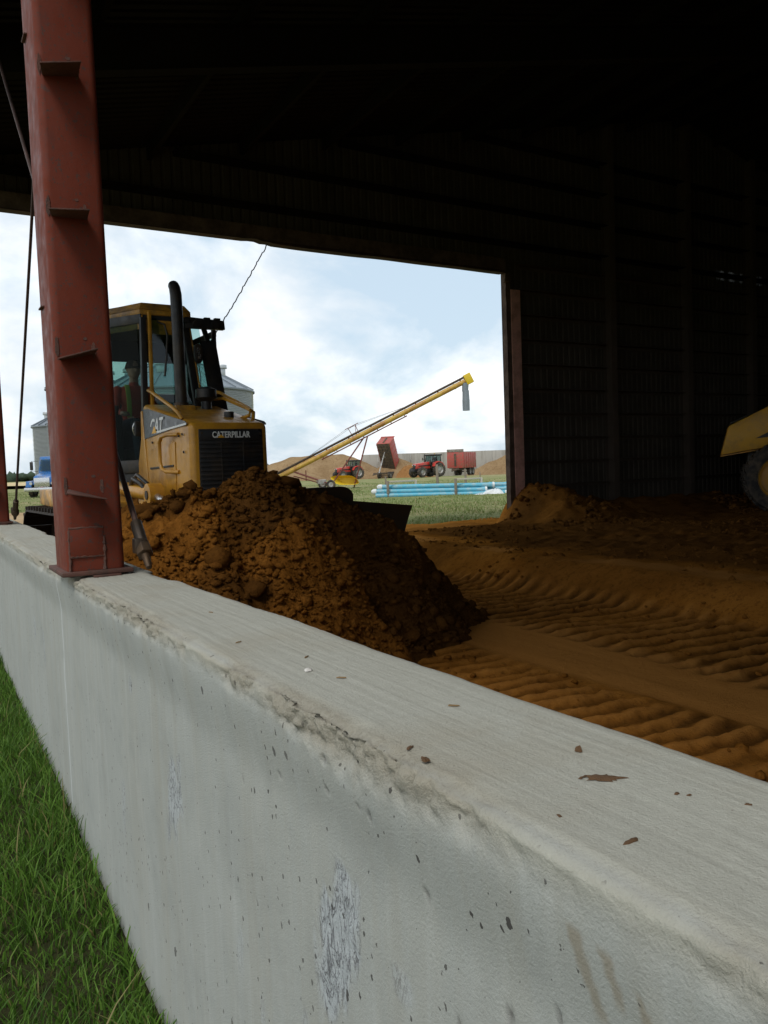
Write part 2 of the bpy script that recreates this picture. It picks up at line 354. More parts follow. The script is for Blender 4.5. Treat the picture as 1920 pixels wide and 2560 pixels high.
h = q.math('SUBTRACT', q.math('MULTIPLY', q.noise(220, 4, 0.7), 0.45), hole)
ridge = q.noise(1.0, 4, 0.6, q.scale(q.tc, (190, 6, 10)))
h = q.math('ADD', h, q.math('MULTIPLY', q.math('MULTIPLY', ridge, tp), 0.2))
h = q.math('ADD', h, q.math('MULTIPLY', q.math('MULTIPLY', q.noise(140, 5, 0.7), rg), 1.6))
h = q.math('ADD', h, q.math('MULTIPLY', q.math('MULTIPLY', q.noise(70, 5, 0.7, q.scale(q.tc, (1, 1, 0.5))), fl), 1.2))
M['concrete'] = q.fin(c, 0.9, 0.0, q.bump(h, 0.85, 0.005), 0.25)

def soil(name, a, b, dk, sc_=7.0, bd=0.02, bs=0.8, packed_lit=False):
    q = NG(name)
    c = q.mix(q.ramp(q.noise(sc_ * 0.35, 6, 0.65), (0.32, 0.0), (0.68, 1.0)), a, b)
    c = q.mix(q.ramp(q.noise(sc_ * 3.1, 6, 0.72), (0.50, 0.0), (0.66, 0.75)), c, dk)
    if packed_lit:
        pk = q.attr('packed_lit')
        lane = q.mix(q.noise(1.0, 5, 0.65, q.scale(q.tc, (16, 0.7, 4))), (0.44, 0.185, 0.040), (0.58, 0.260, 0.066))
        c = q.mix(pk, c, lane)
    if name in ('heap_soil', 'floor_soil'): c = q.mix(q.math('MULTIPLY', q.attr('moist_shade'), 0.8), c, q.mix(q.noise(sc_, 4), (0.050, 0.024, 0.009), (0.100, 0.045, 0.013)))  # darkens for damp soil and for shade painted on heap and grooves
    h = q.math('ADD', q.noise(sc_ * 5, 7, 0.72), q.math('MULTIPLY', q.noise(sc_ * 22, 4, 0.7), 0.4))
    return q.fin(c, 1.0, 0.0, q.bump(h, bs, bd), 0.0)
M['heap'] = soil('heap_soil', (0.215, 0.084, 0.014), (0.350, 0.140, 0.026), (0.090, 0.038, 0.010), 9, 0.03, 1.0)
M['floor'] = soil('floor_soil', (0.295, 0.112, 0.017), (0.430, 0.175, 0.030), (0.140, 0.056, 0.012), 6, packed_lit=True)
M['far_soil'] = soil('far_soil', (0.24, 0.155, 0.08), (0.36, 0.25, 0.14), (0.19, 0.115, 0.06), 0.9, 0.2, 0.8)
M['tipped_soil'] = soil('tipped_soil', (0.29, 0.14, 0.05), (0.36, 0.19, 0.08), (0.2, 0.1, 0.04), 1.2, 0.2, 0.8)
M['sand'] = soil('sand', (0.34, 0.235, 0.135), (0.46, 0.34, 0.21), (0.26, 0.165, 0.085), 0.8, 0.04, 0.6)
q = NG('field')
c = q.mix(q.ramp(q.noise(0.35, 7, 0.65), (0.35, 0), (0.65, 1)), (0.170, 0.205, 0.068), (0.260, 0.270, 0.115))
c = q.mix(q.ramp(q.noise(0.12, 6, 0.7), (0.46, 0), (0.60, 0.85)), c, (0.34, 0.29, 0.155))
c = q.mix(q.ramp(q.noise(3.5, 6, 0.75), (0.5, 0), (0.7, 0.6)), c, (0.060, 0.090, 0.024))
M['field'] = q.fin(c, 0.95, 0.0, q.bump(q.noise(6, 6, 0.75), 0.9, 0.12), 0.1)
q = NG('lawn_soil')
c = q.mix(q.noise(9, 6, 0.7), (0.020, 0.030, 0.009), (0.060, 0.055, 0.025))
M['lawn_soil'] = q.fin(c, 1.0, 0.0, q.bump(q.noise(30, 5, 0.7), 0.9, 0.02), 0.1)
def blades(name, a, b, dry):
    q = NG(name); t = q.attr('tone')
    c = q.mix(t, a, b); c = q.mix(q.ramp(t, (0.93, 0.0), (0.95, 1.0)), c, dry)
    q.fin(c, 0.6, 0.0, None, 0.3)
    tr = q.N.new('ShaderNodeBsdfTranslucent'); q.L.new(c, tr.inputs[0])
    mxx = q.N.new('ShaderNodeMixShader'); mxx.inputs[0].default_value = 0.28
    o = [n for n in q.N if n.type == 'OUTPUT_MATERIAL'][0]
    q.L.new(q.b.outputs[0], mxx.inputs[1]); q.L.new(tr.outputs[0], mxx.inputs[2]); q.L.new(mxx.outputs[0], o.inputs[0]); return q.m
M['lawn'] = blades('lawn', (0.040, 0.100, 0.011), (0.155, 0.290, 0.040), (0.24, 0.21, 0.08))
M['meadow'] = blades('meadow', (0.150, 0.205, 0.055), (0.280, 0.320, 0.125), (0.42, 0.35, 0.20))
M['crop'] = pm('crop', (0.52, 0.40, 0.20), 0.95, var=0.15, sc_=0.1, bump=0.1)
q = NG('treeline')
c = q.mix(q.noise(0.12, 6, 0.7), (0.030, 0.050, 0.034), (0.075, 0.100, 0.066))  # blue-green tint painted in for distance haze
M['treeline'] = q.fin(c, 1.0, 0.0, None, 0.1)
q = NG('bunker_concrete')
c = q.mix(q.noise(0.25, 6, 0.65), (0.33, 0.31, 0.275), (0.45, 0.43, 0.385))
c = q.mix(q.ramp(q.noise(1.0, 6, 0.7, q.scale(q.tc, (0.9, 0.9, 0.12))), (0.48, 0), (0.70, 0.85)), c, (0.215, 0.195, 0.165))
M['bunker'] = q.fin(c, 0.9, 0.0, q.bump(q.noise(4, 5, 0.7), 0.4, 0.03), 0.2)
q = NG('translucent_sheet')
tr = q.N.new('ShaderNodeBsdfTranslucent'); tr.inputs[0].default_value = (0.05, 0.05, 0.05, 1)
mxx = q.N.new('ShaderNodeMixShader'); o_ = [n for n in q.N if n.type == 'OUTPUT_MATERIAL'][0]
q.fin((0.05, 0.05, 0.05), 0.7); q.L.new(q.ramp(q.noise(1.0, 4, 0.7, q.scale(q.tc, (9, 9, 0.4))), (0.45, 0.0), (0.65, 0.8)), mxx.inputs[0])
q.L.new(q.b.outputs[0], mxx.inputs[1]); q.L.new(tr.outputs[0], mxx.inputs[2]); q.L.new(mxx.outputs[0], o_.inputs[0])
M['translucent'] = q.m

# ------------------------------------------------------------------ ground outside
ct, st = math.cos(TH), math.sin(TH)
def W(l, d, z=0.0): return Vector((l * ct + d * st, -l * st + d * ct, z))   # lateral / forward of the camera's heading -> world
def gz(X, Y):
    X = np.asarray(X, float); Y = np.asarray(Y, float)
    l = X * ct - Y * st; d = X * st + Y * ct
    z = np.interp(d, [-50, 9, 20, 40, 62, 107, 128, 145, 400, 2000], [-.1, .1, .2, -.07, -.10, -.15, -.48, -.6, -1.0, -1.5])
    z = z + 0.29 * sst(6, 24, -l) * sst(24, 45, d)
    z = z + fbm(X * .3, Y * .3, 3, 4) * 0.05 * sst(16, 24, d)
    lawn = sst(.75, .45, X) * sst(26, 12, Y)
    z = z * (1 - lawn) - .24 * lawn
    inside = (X > .7) & (X < 31) & (Y < 12.4 + .05 * X) & (Y > -15)
    return np.where(inside, -.6, z)
ang = np.linspace(0, 2 * PI, 361)[:-1]
rad = np.concatenate([np.arange(.3, 12, .3), np.arange(12, 40, .5), np.geomspace(40, 3500, 60)])
A, Rr = np.meshgrid(ang, rad, indexing='ij')
X = Rr * np.sin(A); Y = Rr * np.cos(A)
V = np.stack([X, Y, gz(X, Y)], -1).reshape(-1, 3)
ni, nj = A.shape
F = grid_faces(ni, nj)
j = np.arange(nj - 1); a0 = (ni - 1) * nj + j
F = np.concatenate([F, np.stack([a0, j, j + 1, a0 + 1], -1)])
field = tag(np_mesh('field', V, F[:, ::-1], M['field']), kind='structure')
field['label'] = 'green grass field with dry tan patches'

def sheet(name, poly_fn, u0, u1, nu, v0, v1, nv, m, lift=.02, relief=.0, kind='structure', rfreq=1.0):
    u, v = np.meshgrid(np.linspace(u0, u1, nu), np.linspace(v0, v1, nv), indexing='ij')
    X, Y = poly_fn(u, v); Z = gz(X, Y) + lift + relief * fbm(X * rfreq, Y * rfreq, 4, 9)
    return tag(np_mesh(name, np.stack([X, Y, Z], -1).reshape(-1, 3), grid_faces(nu, nv), m), kind=kind)
# sandy drive behind the barn, tan crop strip far off
def drive(u, v):
    l = u; d = 27 + v * (4.5 + 2.2 * (vn(u * .5, v * 0 + 3) - .5)) + 1.2 * (vn(u * .3, v * 0) - .5)
    return l * ct + d * st, -l * st + d * ct
sheet('dirt_track', drive, -30, -3.0, 120, -1, 1.2, 24, M['sand'], .03, .06)
def cropf(u, v): return u * ct + v * st, -u * st + v * ct
sheet('crop_field', cropf, -420, -20, 60, 150, 420, 20, M['crop'], .55, .1)
lu, lv = np.meshgrid(np.linspace(-3.2, .56, 60), np.linspace(-1, 13, 180), indexing='ij')
lz = -.085 - .06 * sst(4.5, 2.3, lv) + .02 * fbm(lu * 2, lv * 2, 4, 2)
tag(np_mesh('lawn_ground', np.stack([lu, lv, lz], -1).reshape(-1, 3), grid_faces(60, 180), M['lawn_soil']), kind='structure')

def grass(name, P, H, Wd, m, lean=.5, kind='stuff', seg=3):
    n = len(P); th = RNG.random(n) * 2 * PI; ph = RNG.random(n) * 2 * PI
    ld = np.stack([np.cos(ph), np.sin(ph), np.zeros(n)], -1) * (lean * H * (0.25 + RNG.random(n) ** 1.5))[:, None]
    sd = np.stack([np.cos(th), np.sin(th), np.zeros(n)], -1)
    ts = np.linspace(0, 1, seg + 1); vv = []
    for k, t in enumerate(ts):
        c_ = P + ld * (t ** 2)[..., None] if False else P + ld * t * t + np.array([0, 0, 1.0]) * (H * t * (1 - .25 * t * lean))[:, None]
        wd = Wd * (1 - t ** 1.6)
        if k < seg: vv += [c_ - sd * wd[:, None] / 2, c_ + sd * wd[:, None] / 2]
        else: vv += [c_]
    nv_ = len(vv); Vv = np.stack(vv, 1).reshape(-1, 3); b = np.arange(n)[:, None] * nv_
    quads = [b + np.array([2 * k, 2 * k + 1, 2 * k + 3, 2 * k + 2]) for k in range(seg - 1)]
    tris = [np.concatenate([f[:, [0, 1, 2]], f[:, [0, 2, 3]]]) for f in quads]
    tris.append(b + np.array([2 * seg - 2, 2 * seg - 1, 2 * seg]))
    tone = np.repeat(RNG.random(n), nv_)
    return tag(np_mesh(name, Vv, np.concatenate(tris), m, smooth=False, attrs={'tone': tone}), kind=kind)
n = 52000
px = .525 - 2.4 * RNG.random(n) ** 1.5; py = 1.2 + 9 * RNG.random(n) ** 1.15
keep = px < .515
px, py = px[keep], py[keep]; n = len(px)
cl = vn(px * 3.2, py * 3.2, 8)
hh = (.04 + .09 * RNG.random(n)) * (.55 + .9 * cl); tall = RNG.random(n) < .06; hh = np.where(tall, hh * 1.9, hh)
grass('lawn_grass', np.stack([px, py, -.09 - .06 * sst(4.5, 2.3, py)], -1), hh, .004 + .005 * RNG.random(n), M['lawn'], .75)['label'] = 'dark green lawn at the foot of the concrete wall'
# meadow beyond the opening, denser near
n = 70000
d = np.exp(np.log(14.2) + (np.log(80) - np.log(14.2)) * RNG.random(n) ** 1.1)
l = d * (-.47 + .66 * RNG.random(n))
gx, gy = l * ct + d * st, -l * st + d * ct
onpath = (gy < 14.1 + .8 * vn(gx * 1.1, gy * 1.1)) | ((l < -2.6) & (d > 22.0) & (d < 32.8)) | ((l < -8) & (gy < 22))
patch = vn(gx * .45, gy * .45, 21) * .6 + vn(gx * 1.7, gy * 1.7, 5) * .4
keep = ~onpath & (RNG.random(n) < sst(.25, .62, patch)) & (gy > 13.2)
gx, gy, d, patch = gx[keep], gy[keep], d[keep], patch[keep]; n = len(gx)
grass('meadow_grass', np.stack([gx, gy, gz(gx, gy) - .01], -1), (.03 + .10 * RNG.random(n) ** 1.6) * (.3 + 1.3 * patch), (.008 + .0007 * d) * (.6 + RNG.random(n)), M['meadow'], .8, seg=2)['label'] = 'rough meadow grass behind the barn'

# ------------------------------------------------------------------ barn floor
X_ = np.concatenate([np.arange(.80, 6.9, .03), np.arange(6.9, 12, .06), np.arange(12, 20, .09), np.arange(20, 30.6, .5)])
Y_ = np.concatenate([np.arange(-14, .5, .5), np.arange(.5, 9.2, .03), np.arange(9.2, 16.2, .05)])
X, Y = np.meshgrid(X_, Y_, indexing='ij')
edge = 6.25 + .22 * fbm(Y * .5, Y * 0, 3, 1) + .10 * np.abs(Y - 7.6) ** 1.3 * .5
bank = sst(-.58, .0, X - edge) ** .9
wear = fbm(X * 1.3, Y * 1.3, 5, 3)
z = .30 * bank + .012 * wear
up_ = sst(6.4, 8.5, X)
z += up_ * (.05 * fbm(X * 1.1, Y * 1.1, 5, 13) + .075 * ridged(X * 2.3, Y * 2.3, 4, 7) - .03)
ew = 12.05 + .05 * X                                       # line of the end wall
# loose spoil along the end wall and round its corner column
spo = sst(2.3, .55, ew - Y) * sst(9.4, 10.6, X) * (1 - .35 * sst(.45, -.1, ew - Y))
z += spo * (.24 * (.6 + .8 * vn(X * .8, Y * .8, 2)) + .16 * (ridged(X * 1.9, Y * 1.9, 4, 41) - .4) + .07 * fbm(X * 6, Y * 6, 4, 43))
rough_up = sst(6.9, 7.6, X) * sst(12.6, 11.0, Y)
z += rough_up * (.06 * (ridged(X * 3.1, Y * 3.1, 4, 45) - .45) + .035 * fbm(X * 8, Y * 8, 3, 47))
cm = np.sqrt(((X - 10.15) / np.where(X < 10.15, .50, 1.0)) ** 2 + ((Y - 12.35) / .95) ** 2)
z += .44 * np.exp(-cm ** 2 * 1.1) * (1 + .25 * fbm(X * 3, Y * 3, 3, 5))
# apron outside the opening running out into the grass
outm = sst(11.8, 13.2, Y); jag = vn(X * 1.4, Y * 1.4, 31) * .5 + vn(X * .5, Y * .5, 30) * .6
fall = sst(14.3 + jag, 15.9 + jag, Y + np.maximum(0, X - 11.2) * .8)
apr = outm * (1 - sst(10.6, 12.0, X + .4 * (jag - .5)))
blend = outm * sst(1.0, .4, np.exp(-cm ** 2 * 1.1) * 1.4)
z = np.where(Y > 11.8, (z * (1 - blend) + (.20 + .05 * fbm(X * 1.6, Y * 1.6, 4, 3)) * blend) * (1 - fall) - .35 * fall, z)
z = np.where((Y > ew + .25) & (X > 12.0), -.4, z)
# grouser prints of the dozer's two tracks, a dragged smooth strip between
def prints(cx_, half, ph, wob):
    m = sst(half, half - .16, np.abs(X - cx_ - .08 * fbm(Y * .6, Y * 0, 2, ph)))
    yy = Y + .075 * fbm(X * .7, Y * .35, 3, ph + 2) + .040 * fbm(X * 5, Y * 3, 3, ph + 8) + .10 * (X - cx_)
    sft = (yy / wob) % 1.0
    rid = np.where(sft < .30, sst(.02, .30, sft), sst(.92, .34, sft))
    br = .60 + .45 * vn(X * .7 + 3, np.floor(yy / wob) * .73, ph) + .5 * (vn(X * 9, Y * 9, ph + 60) - .5)
    keep_ = 1 - .55 * sst(.45, .75, vn(X * 1.4, Y * 1.4, ph + 40))
    return m, rid * br * keep_, np.clip(m * (rid * br * 1.15 - .08) * (.4 + .6 * keep_), 0, 1), m * (1 - sst(0, .45, rid)) * keep_
lane = sst(1.2, 3.0, Y) * 1.0
m1, r1, top1, gro1 = prints(2.72, 1.05, 3, .185); m2, r2, top2, gro2 = prints(5.22, .80, 6, .205)
m2 = m2 * (1 - .5 * sst(.55, .75, vn(X * .9, Y * .9, 17)))
z += m1 * r1 * .050 + m2 * r2 * .050 + (m1 + m2) * (.012 * (ridged(X * 13, Y * 13, 3, 33) - .45) + .010 * fbm(X * 24, Y * 24, 3, 35)) - .03 * (m1 + m2)
z += m1 * .022 * ridged(X * 5, Y * 3, 3, 9) * sst(.5, .7, vn(X * 2, Y * 2, 50))
strip = sst(.55, .38, np.abs(X - 4.22 - .05 * fbm(Y * .7, Y * 0, 2, 12)))
z += strip * (.006 * fbm(X * 14, Y * .5, 3, 4) - .012)
soft = (1 - strip) * (1 - .6 * np.maximum(m1, m2))
z += soft * (.020 * fbm(X * 6, Y * 6, 4, 21) + .022 * ridged(X * 3.3, Y * 3.3, 4, 25) * sst(.4, .7, vn(X, Y, 60)))
z += .004 * fbm(X * 22, Y * 22, 2, 5)
packed_lit = np.clip(strip * .95 + .75 * (top1 + top2) + .95 * sst(.24, .10, np.abs(X - edge - .16)) * sst(.2, .5, vn(X, Y * 1.4, 75)) + .4 * sst(12, 13, Y) * sst(10.2, 9.2, X), 0, 1)  # pale rib crests paint the lit bands; the smooth strip is packed soil
fmoist_shade = np.clip(sst(.40, .85, X - edge + .25 * fbm(X * 1.2, Y * 1.2, 3, 81)) * sst(13.0, 12.0, Y) * (.75 + .5 * vn(X * 1.5, Y * 1.5, 83)) * (1 - .6 * np.exp(-cm ** 2 * .6)) + .45 * sst(.55, .75, vn(X * 1.2, Y * 1.2, 85)) * (1 - strip) * (1 - .8 * np.maximum(top1, top2)) + .75 * gro1 + .75 * gro2, 0, 1)  # groove terms paint shade between the ribs; other terms are darker soil
floor = tag(np_mesh('dirt_floor', np.stack([X, Y, z], -1).reshape(-1, 3), grid_faces(len(X_), len(Y_)), M['floor'], attrs={'packed_lit': packed_lit.ravel(), 'moist_shade': fmoist_shade.ravel()}), kind='structure')
floor['label'] = 'brown dirt floor of the barn with ribbed track prints and a low bank'
def floor_z(x, y):
    i = np.clip(np.searchsorted(X_, x), 0, len(X_) - 1); j = np.clip(np.searchsorted(Y_, y), 0, len(Y_) - 1); return z[i, j]

def clods(name, P, S, m, parent=None, label=None, wet_shade=None):
    ico = bmesh.new(); bmesh.ops.create_icosphere(ico, subdivisions=1, radius=1); ico.verts.ensure_lookup_table()
    bv = np.array([v.co[:] for v in ico.verts]); bf = np.array([[v.index for v in f.verts] for f in ico.faces]); ico.free()
    n = len(P); k = len(bv)
    a = RNG.random(n) * 2 * PI; c_, s_ = np.cos(a), np.sin(a)
    dv = bv[None] * (1 + .95 * (RNG.random((n, k, 1)) - .5)) * (np.stack([.7 + .6 * RNG.random(n), .7 + .6 * RNG.random(n), .55 + .4 * RNG.random(n)], -1))[:, None]
    rx = np.stack([dv[..., 0] * c_[:, None] - dv[..., 1] * s_[:, None], dv[..., 0] * s_[:, None] + dv[..., 1] * c_[:, None], dv[..., 2]], -1)
    Vv = (rx * S[:, None, None] + P[:, None]).reshape(-1, 3)
    Ff = (bf[None] + (np.arange(n) * k)[:, None, None]).reshape(-1, 3)
    o = np_mesh(name, Vv, Ff, m, parent, smooth=False, attrs={} if wet_shade is None else {'moist_shade': np.repeat(wet_shade, k)}); tag(o, kind='stuff')
    if label: o['label'] = label
    return o
n = 9000
cxp = .9 + RNG.random(n) ** .7 * 15; cyp = 1.8 + RNG.random(n) ** .7 * 10.7
keep = (np.abs(cxp - 4.22) > .5) & (vn(cxp * 1.1, cyp * 1.1, 33) > .42)
cxp, cyp = cxp[keep], cyp[keep]
near_wall = (cxp > 9.3) & (12.05 + .05 * cxp - cyp < 2.2)
cl_s = np.where(near_wall, 1.9, 1.0)
clods('loose_clods', np.stack([cxp, cyp, floor_z(cxp, cyp)], -1), (.008 + .030 * RNG.random(len(cxp)) ** 4 + .002 * np.maximum(0, cxp - 6) * RNG.random(len(cxp))) * cl_s, M['floor'], None, 'small clods of soil strewn over the barn floor', wet_shade=np.clip(.35 + .6 * sst(5.8, 7.2, cxp) + .3 * (RNG.random(len(cxp)) - .5), 0, 1))

# ------------------------------------------------------------------ soil heap in front of the dozer
hx = np.arange(.80, 5.6, .017); hy = np.arange(3.6, 8.6, .019)
X, Y = np.meshgrid(hx, hy, indexing='ij')
crest = np.interp(X, [.8, 1.1, 1.35, 1.55, 1.78, 1.97, 2.2, 2.36, 2.55, 2.8, 3.1, 3.5, 3.8, 3.95, 4.15, 4.4, 4.8, 5.3], [.80, 1.0, 1.18, 1.29, 1.36, 1.29, 1.40, 1.36, 1.28, 1.17, 1.11, 1.00, .79, .62, .38, .14, -.10, -.3])
yc = 6.12 + .10 * np.maximum(0, X - 2.4) - .05
run = .84 + .06 * fbm(X * 1.1, Y * 1.1, 2, 2)
zf = crest - np.maximum(0, yc - Y) * run * (1 + .10 * sst(0, 1.5, yc - Y))
rx_ = 2.42 + .42 * np.maximum(0, yc - Y) + .10 * fbm(Y * 1.6, X * 0, 3, 66)
zf = zf + .16 * sst(rx_ - 1.1, rx_, X) * sst(rx_ + .10, rx_, X) * sst(-.1, .5, yc - Y) - .20 * sst(rx_ - .05, rx_ + .28, X) * sst(-.05, .35, yc - Y) * sst(0.1, .7, crest)
lump = .16 * fbm(X * 1.3, Y * 1.3, 3, 6) * sst(0, .9, crest)
back = np.where(X < 1.5, crest - np.maximum(0, Y - 6.6) * .62, crest - np.maximum(0, Y - yc - .12) * .35 - 3.0 * np.maximum(0, Y - 6.52 + .03))
hz = np.where(Y < yc, zf, back) + lump
hz += .120 * ridged(X * 2.6, Y * 2.6, 4, 3) + .085 * fbm(X * 5, Y * 5, 5, 8, .6) - .02 + .045 * ridged(X * 12, Y * 12, 3, 11) + .030 * fbm(X * 25, Y * 25, 2, 14) - .10
gap = np.maximum(0, .98 - X)
hz -= gap * .6
moist_shade = np.clip(sst(rx_ - .08, rx_ + .12, X + .25 * fbm(X * 2.2, Y * 2.2, 4, 91)) * (.55 + .6 * vn(X * 2.5, Y * 2.5, 93)) + .95 * sst(.50, .70, vn(X * 1.9, Y * 1.9, 95) * .65 + vn(X * 5, Y * 5, 96) * .35), 0, 1)  # first term paints shade and damp right of the ridge; second is random patches
heap = np_mesh('soil_heap', np.stack([X, Y, np.maximum(hz, -.08)], -1).reshape(-1, 3), grid_faces(len(hx), len(hy)), M['heap'], attrs={'moist_shade': moist_shade.ravel()})
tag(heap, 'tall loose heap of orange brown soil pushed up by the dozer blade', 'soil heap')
n = 24000
cxp = .95 + RNG.random(n) * 3.9; cyp = 4.0 + RNG.random(n) * 2.4
ii = np.clip(np.searchsorted(hx, cxp), 0, len(hx) - 1); jj = np.clip(np.searchsorted(hy, cyp), 0, len(hy) - 1); zz = hz[ii, jj]
keep = (zz > .02) & (vn(cxp * 1.7, cyp * 1.7, 18) * .6 + vn(cxp * 5, cyp * 5, 19) * .4 > .36 - .3 * (cxp > 2.7) + .25 * (RNG.random(n) - .5))
cxp, cyp, zz = cxp[keep], cyp[keep], zz[keep]
S = .004 + .020 * RNG.random(len(cxp)) ** 4 + .035 * RNG.random(len(cxp)) ** 24
bgx = 1.0 + RNG.random(70) * 3.3; bgy = 4.3 + RNG.random(70) * 1.8
ii = np.clip(np.searchsorted(hx, bgx), 0, len(hx) - 1); jj = np.clip(np.searchsorted(hy, bgy), 0, len(hy) - 1); bgz = hz[ii, jj]; kb = bgz > .05
cxp = np.concatenate([cxp, bgx[kb]]); cyp = np.concatenate([cyp, bgy[kb]]); zz = np.concatenate([zz, bgz[kb]]); S = np.concatenate([S, .035 + .06 * RNG.random(int(kb.sum())) ** 2])
# cloddy crest against the machine
kx = 1.3 + 1.35 * RNG.random(170); ky = 6.05 + .12 * (RNG.random(170) - .5)
ii = np.searchsorted(hx, kx); jj = np.searchsorted(hy, ky); kz = hz[ii, jj]
cxp = np.concatenate([cxp, kx]); cyp = np.concatenate([cyp, ky]); zz = np.concatenate([zz, kz + .03 * RNG.random(170)])
S = np.concatenate([S, .012 + .040 * RNG.random(170) ** 2.2])
ii = np.clip(np.searchsorted(hx, cxp), 0, len(hx) - 1); jj = np.clip(np.searchsorted(hy, cyp), 0, len(hy) - 1)
clods('clods', np.stack([cxp, cyp, zz], -1), S, M['heap'], heap, wet_shade=np.clip(moist_shade[ii, jj] + .5 * (RNG.random(len(ii)) - .5), 0, 1))

# ------------------------------------------------------------------ concrete stem wall
ys = np.concatenate([np.arange(-1.2, .3, .05), np.arange(.3, 2.4, .0065), np.arange(2.4, 4.4, .012), np.arange(4.4, 14.3, .05)])
prof = []                                                  # (part, a): 0 outer face by depth below top, 1 top by width, 2 inner face
for t in np.concatenate([np.linspace(1.5, .62, 14), np.linspace(.60, .17, 44), np.linspace(.165, .010, 32)]): prof.append((0, t))
for t in np.linspace(0, 1, 62): prof.append((1, t))
for t in np.concatenate([np.linspace(.008, .12, 12), np.linspace(.2, 1.5, 8)]): prof.append((2, t))
pk = np.array([p_[0] for p_ in prof])[:, None]; pt = np.array([p_[1] for p_ in prof])[:, None]
Yg = np.broadcast_to(ys[None], (len(prof), len(ys))); pk = np.broadcast_to(pk, Yg.shape); pt = np.broadcast_to(pt, Yg.shape)
ztop = 1.071 - .0088 * np.maximum(Yg, 0) * (Yg < 4.5) - .0088 * 4.5 * (Yg >= 4.5)
t0 = 1.0 - pt
out_x = .527 + .004 * fbm(Yg * 2.1, pt * 3, 3, 2)
flare = .020 * sst(.21, .045, pt) * (.75 + .5 * vn(Yg * 1.3, Yg * 0, 4))
rnd = np.maximum(0, .014 - pt); rnd = .014 - np.sqrt(np.maximum(0, .014 ** 2 - rnd ** 2))
chipm = sst(.30, .60, vn(Yg * 2.3, Yg * 0 + 2.2, 6) * .65 + vn(Yg * 8, Yg * 0, 9) * .4)
inn = .817 + .010 * fbm(Yg * 2.2, Yg * 0, 3, 15) + .006 * fbm(Yg * 14, Yg * 0, 3, 16) - .022 * sst(.70, .78, vn(Yg * 3.1, Yg * 0, 19))
lipx = .527 - .020 * (.75 + .5 * vn(Yg * 1.3, Yg * 0, 4)) + .014
Xg = np.where(pk == 0, out_x - flare + rnd, np.where(pk == 1, lipx + pt * (inn - lipx), inn + .012 * sst(0, .05, pt) + .003 * fbm(Yg * 9, pt * 9, 3, 22)))
Zg = np.where(pk == 0, ztop - pt, np.where(pk == 1, ztop + .0015 * fbm(Yg * 1.5, pt * 2, 3, 7) + .0012 * fbm(Yg * 3, pt * 40, 3, 24) - .004 * sst(.93, 1.0, pt) - .004 * sst(.05, 0, pt), ztop - .004 - pt))
# broken edge
band = np.where(pk == 0, sst(.062, .020, pt), np.where(pk == 1, sst(.15, .0, pt), 0)) * (.25 + .75 * chipm)
chipm = np.clip(chipm + 1.0 * np.exp(-((Yg - 1.08) / .24) ** 2) + .6 * np.exp(-((Yg - 2.35) / .18) ** 2), 0, 1.5)
band = np.where(pk == 0, sst(.062 + .03 * np.exp(-((Yg - 1.02) / .2) ** 2), .020, pt), np.where(pk == 1, sst(.15, .0, pt), 0)) * (.25 + .75 * chipm)
rgh = ridged(Yg * 26, np.where(pk == 0, pt * 26, pt * .3 * 26 + 5), 4, 3)
big = sst(.52, .80, vn(Yg * 6.2, Yg * 0 + 1, 44) * .6 + vn(Yg * 17, Yg * 0 + 1, 45) * .4) * chipm
Xg = Xg + np.where(pk == 0, np.minimum(band, 1.3) * (.032 * (rgh - .45) + .030 * big + .012 * (ridged(Yg * 60, pt * 60, 3, 13) - .5)), 0)
Zg = Zg - np.where(pk == 1, sst(.13, 0, pt) * (.25 + .75 * chipm) * (.014 * rgh + .013 * big - .003), 0) - np.where(pk == 0, sst(.03, .0, pt) * (.018 * big), 0)
Zabs = Zg
# spalled, honeycombed patches on the outer face: (y, z, half width, half height, tilt)
flk = np.zeros_like(Xg); deep = np.zeros_like(Xg)
for (yy, zc, wy, hz_, sl, am) in [(1.155, .690, .078, .125, -.25, 1.0), (2.10, .60, .070, .13, -.30, .85), (2.55, .80, .035, .05, -.2, .6), (5.0, .60, .05, .09, 0, .9), (4.6, .55, .04, .12, 0, .7), (.93, .735, .030, .03, 0, .45), (2.75, .36, .03, .10, -.2, .5), (1.62, .44, .02, .05, -.3, .4), (1.50, .36, .02, .06, -.3, .4), (1.28, .47, .018, .04, 0, .4)]:
    ey = (Yg - yy - sl * (Zg - zc)) / wy; ez = (Zg - zc) / hz_
    rr = np.sqrt(ey ** 2 + ez ** 2) + .65 * fbm(Yg * 20, Zg * 9, 4, 31)
    mk = sst(1.05, .72, rr) * am * (pk == 0); flk = np.maximum(flk, mk); deep = np.maximum(deep, mk)
Xg = Xg + deep * .006 * (ridged(Yg * 30, Zg * 16, 4, 12) - .25)
holes = np.zeros_like(Xg)
for (yy, zc, r_) in [(1.127, .994, .012), (1.13, .945, .010), (1.02, .957, .009), (.99, .955, .010), (.86, .90, .009), (.80, .76, .011), (1.55, .83, .008), (.95, .60, .010), (.70, .83, .012), (.62, .88, .009), (1.5, .6, .008), (1.34, .90, .010)]:
    holes = np.maximum(holes, sst(1, .45, np.sqrt((Yg - yy) ** 2 + ((Zg - zc) * .6) ** 2) / (r_ * .55) + .35 * fbm(Yg * 90, Zg * 60, 2, 77)) * (pk == 0))
Xg = Xg + holes * .006
line = sst(.011, .003, np.abs(Yg - 3.905 - .012 * fbm(Zg * 9, Zg * 0, 3, 51))) * sst(.30, .75, vn(Yg * 60, Zg * 18, 52) + .2) * (pk == 0) * sst(1.0, .93, Zg)
mud = np.zeros_like(Xg)
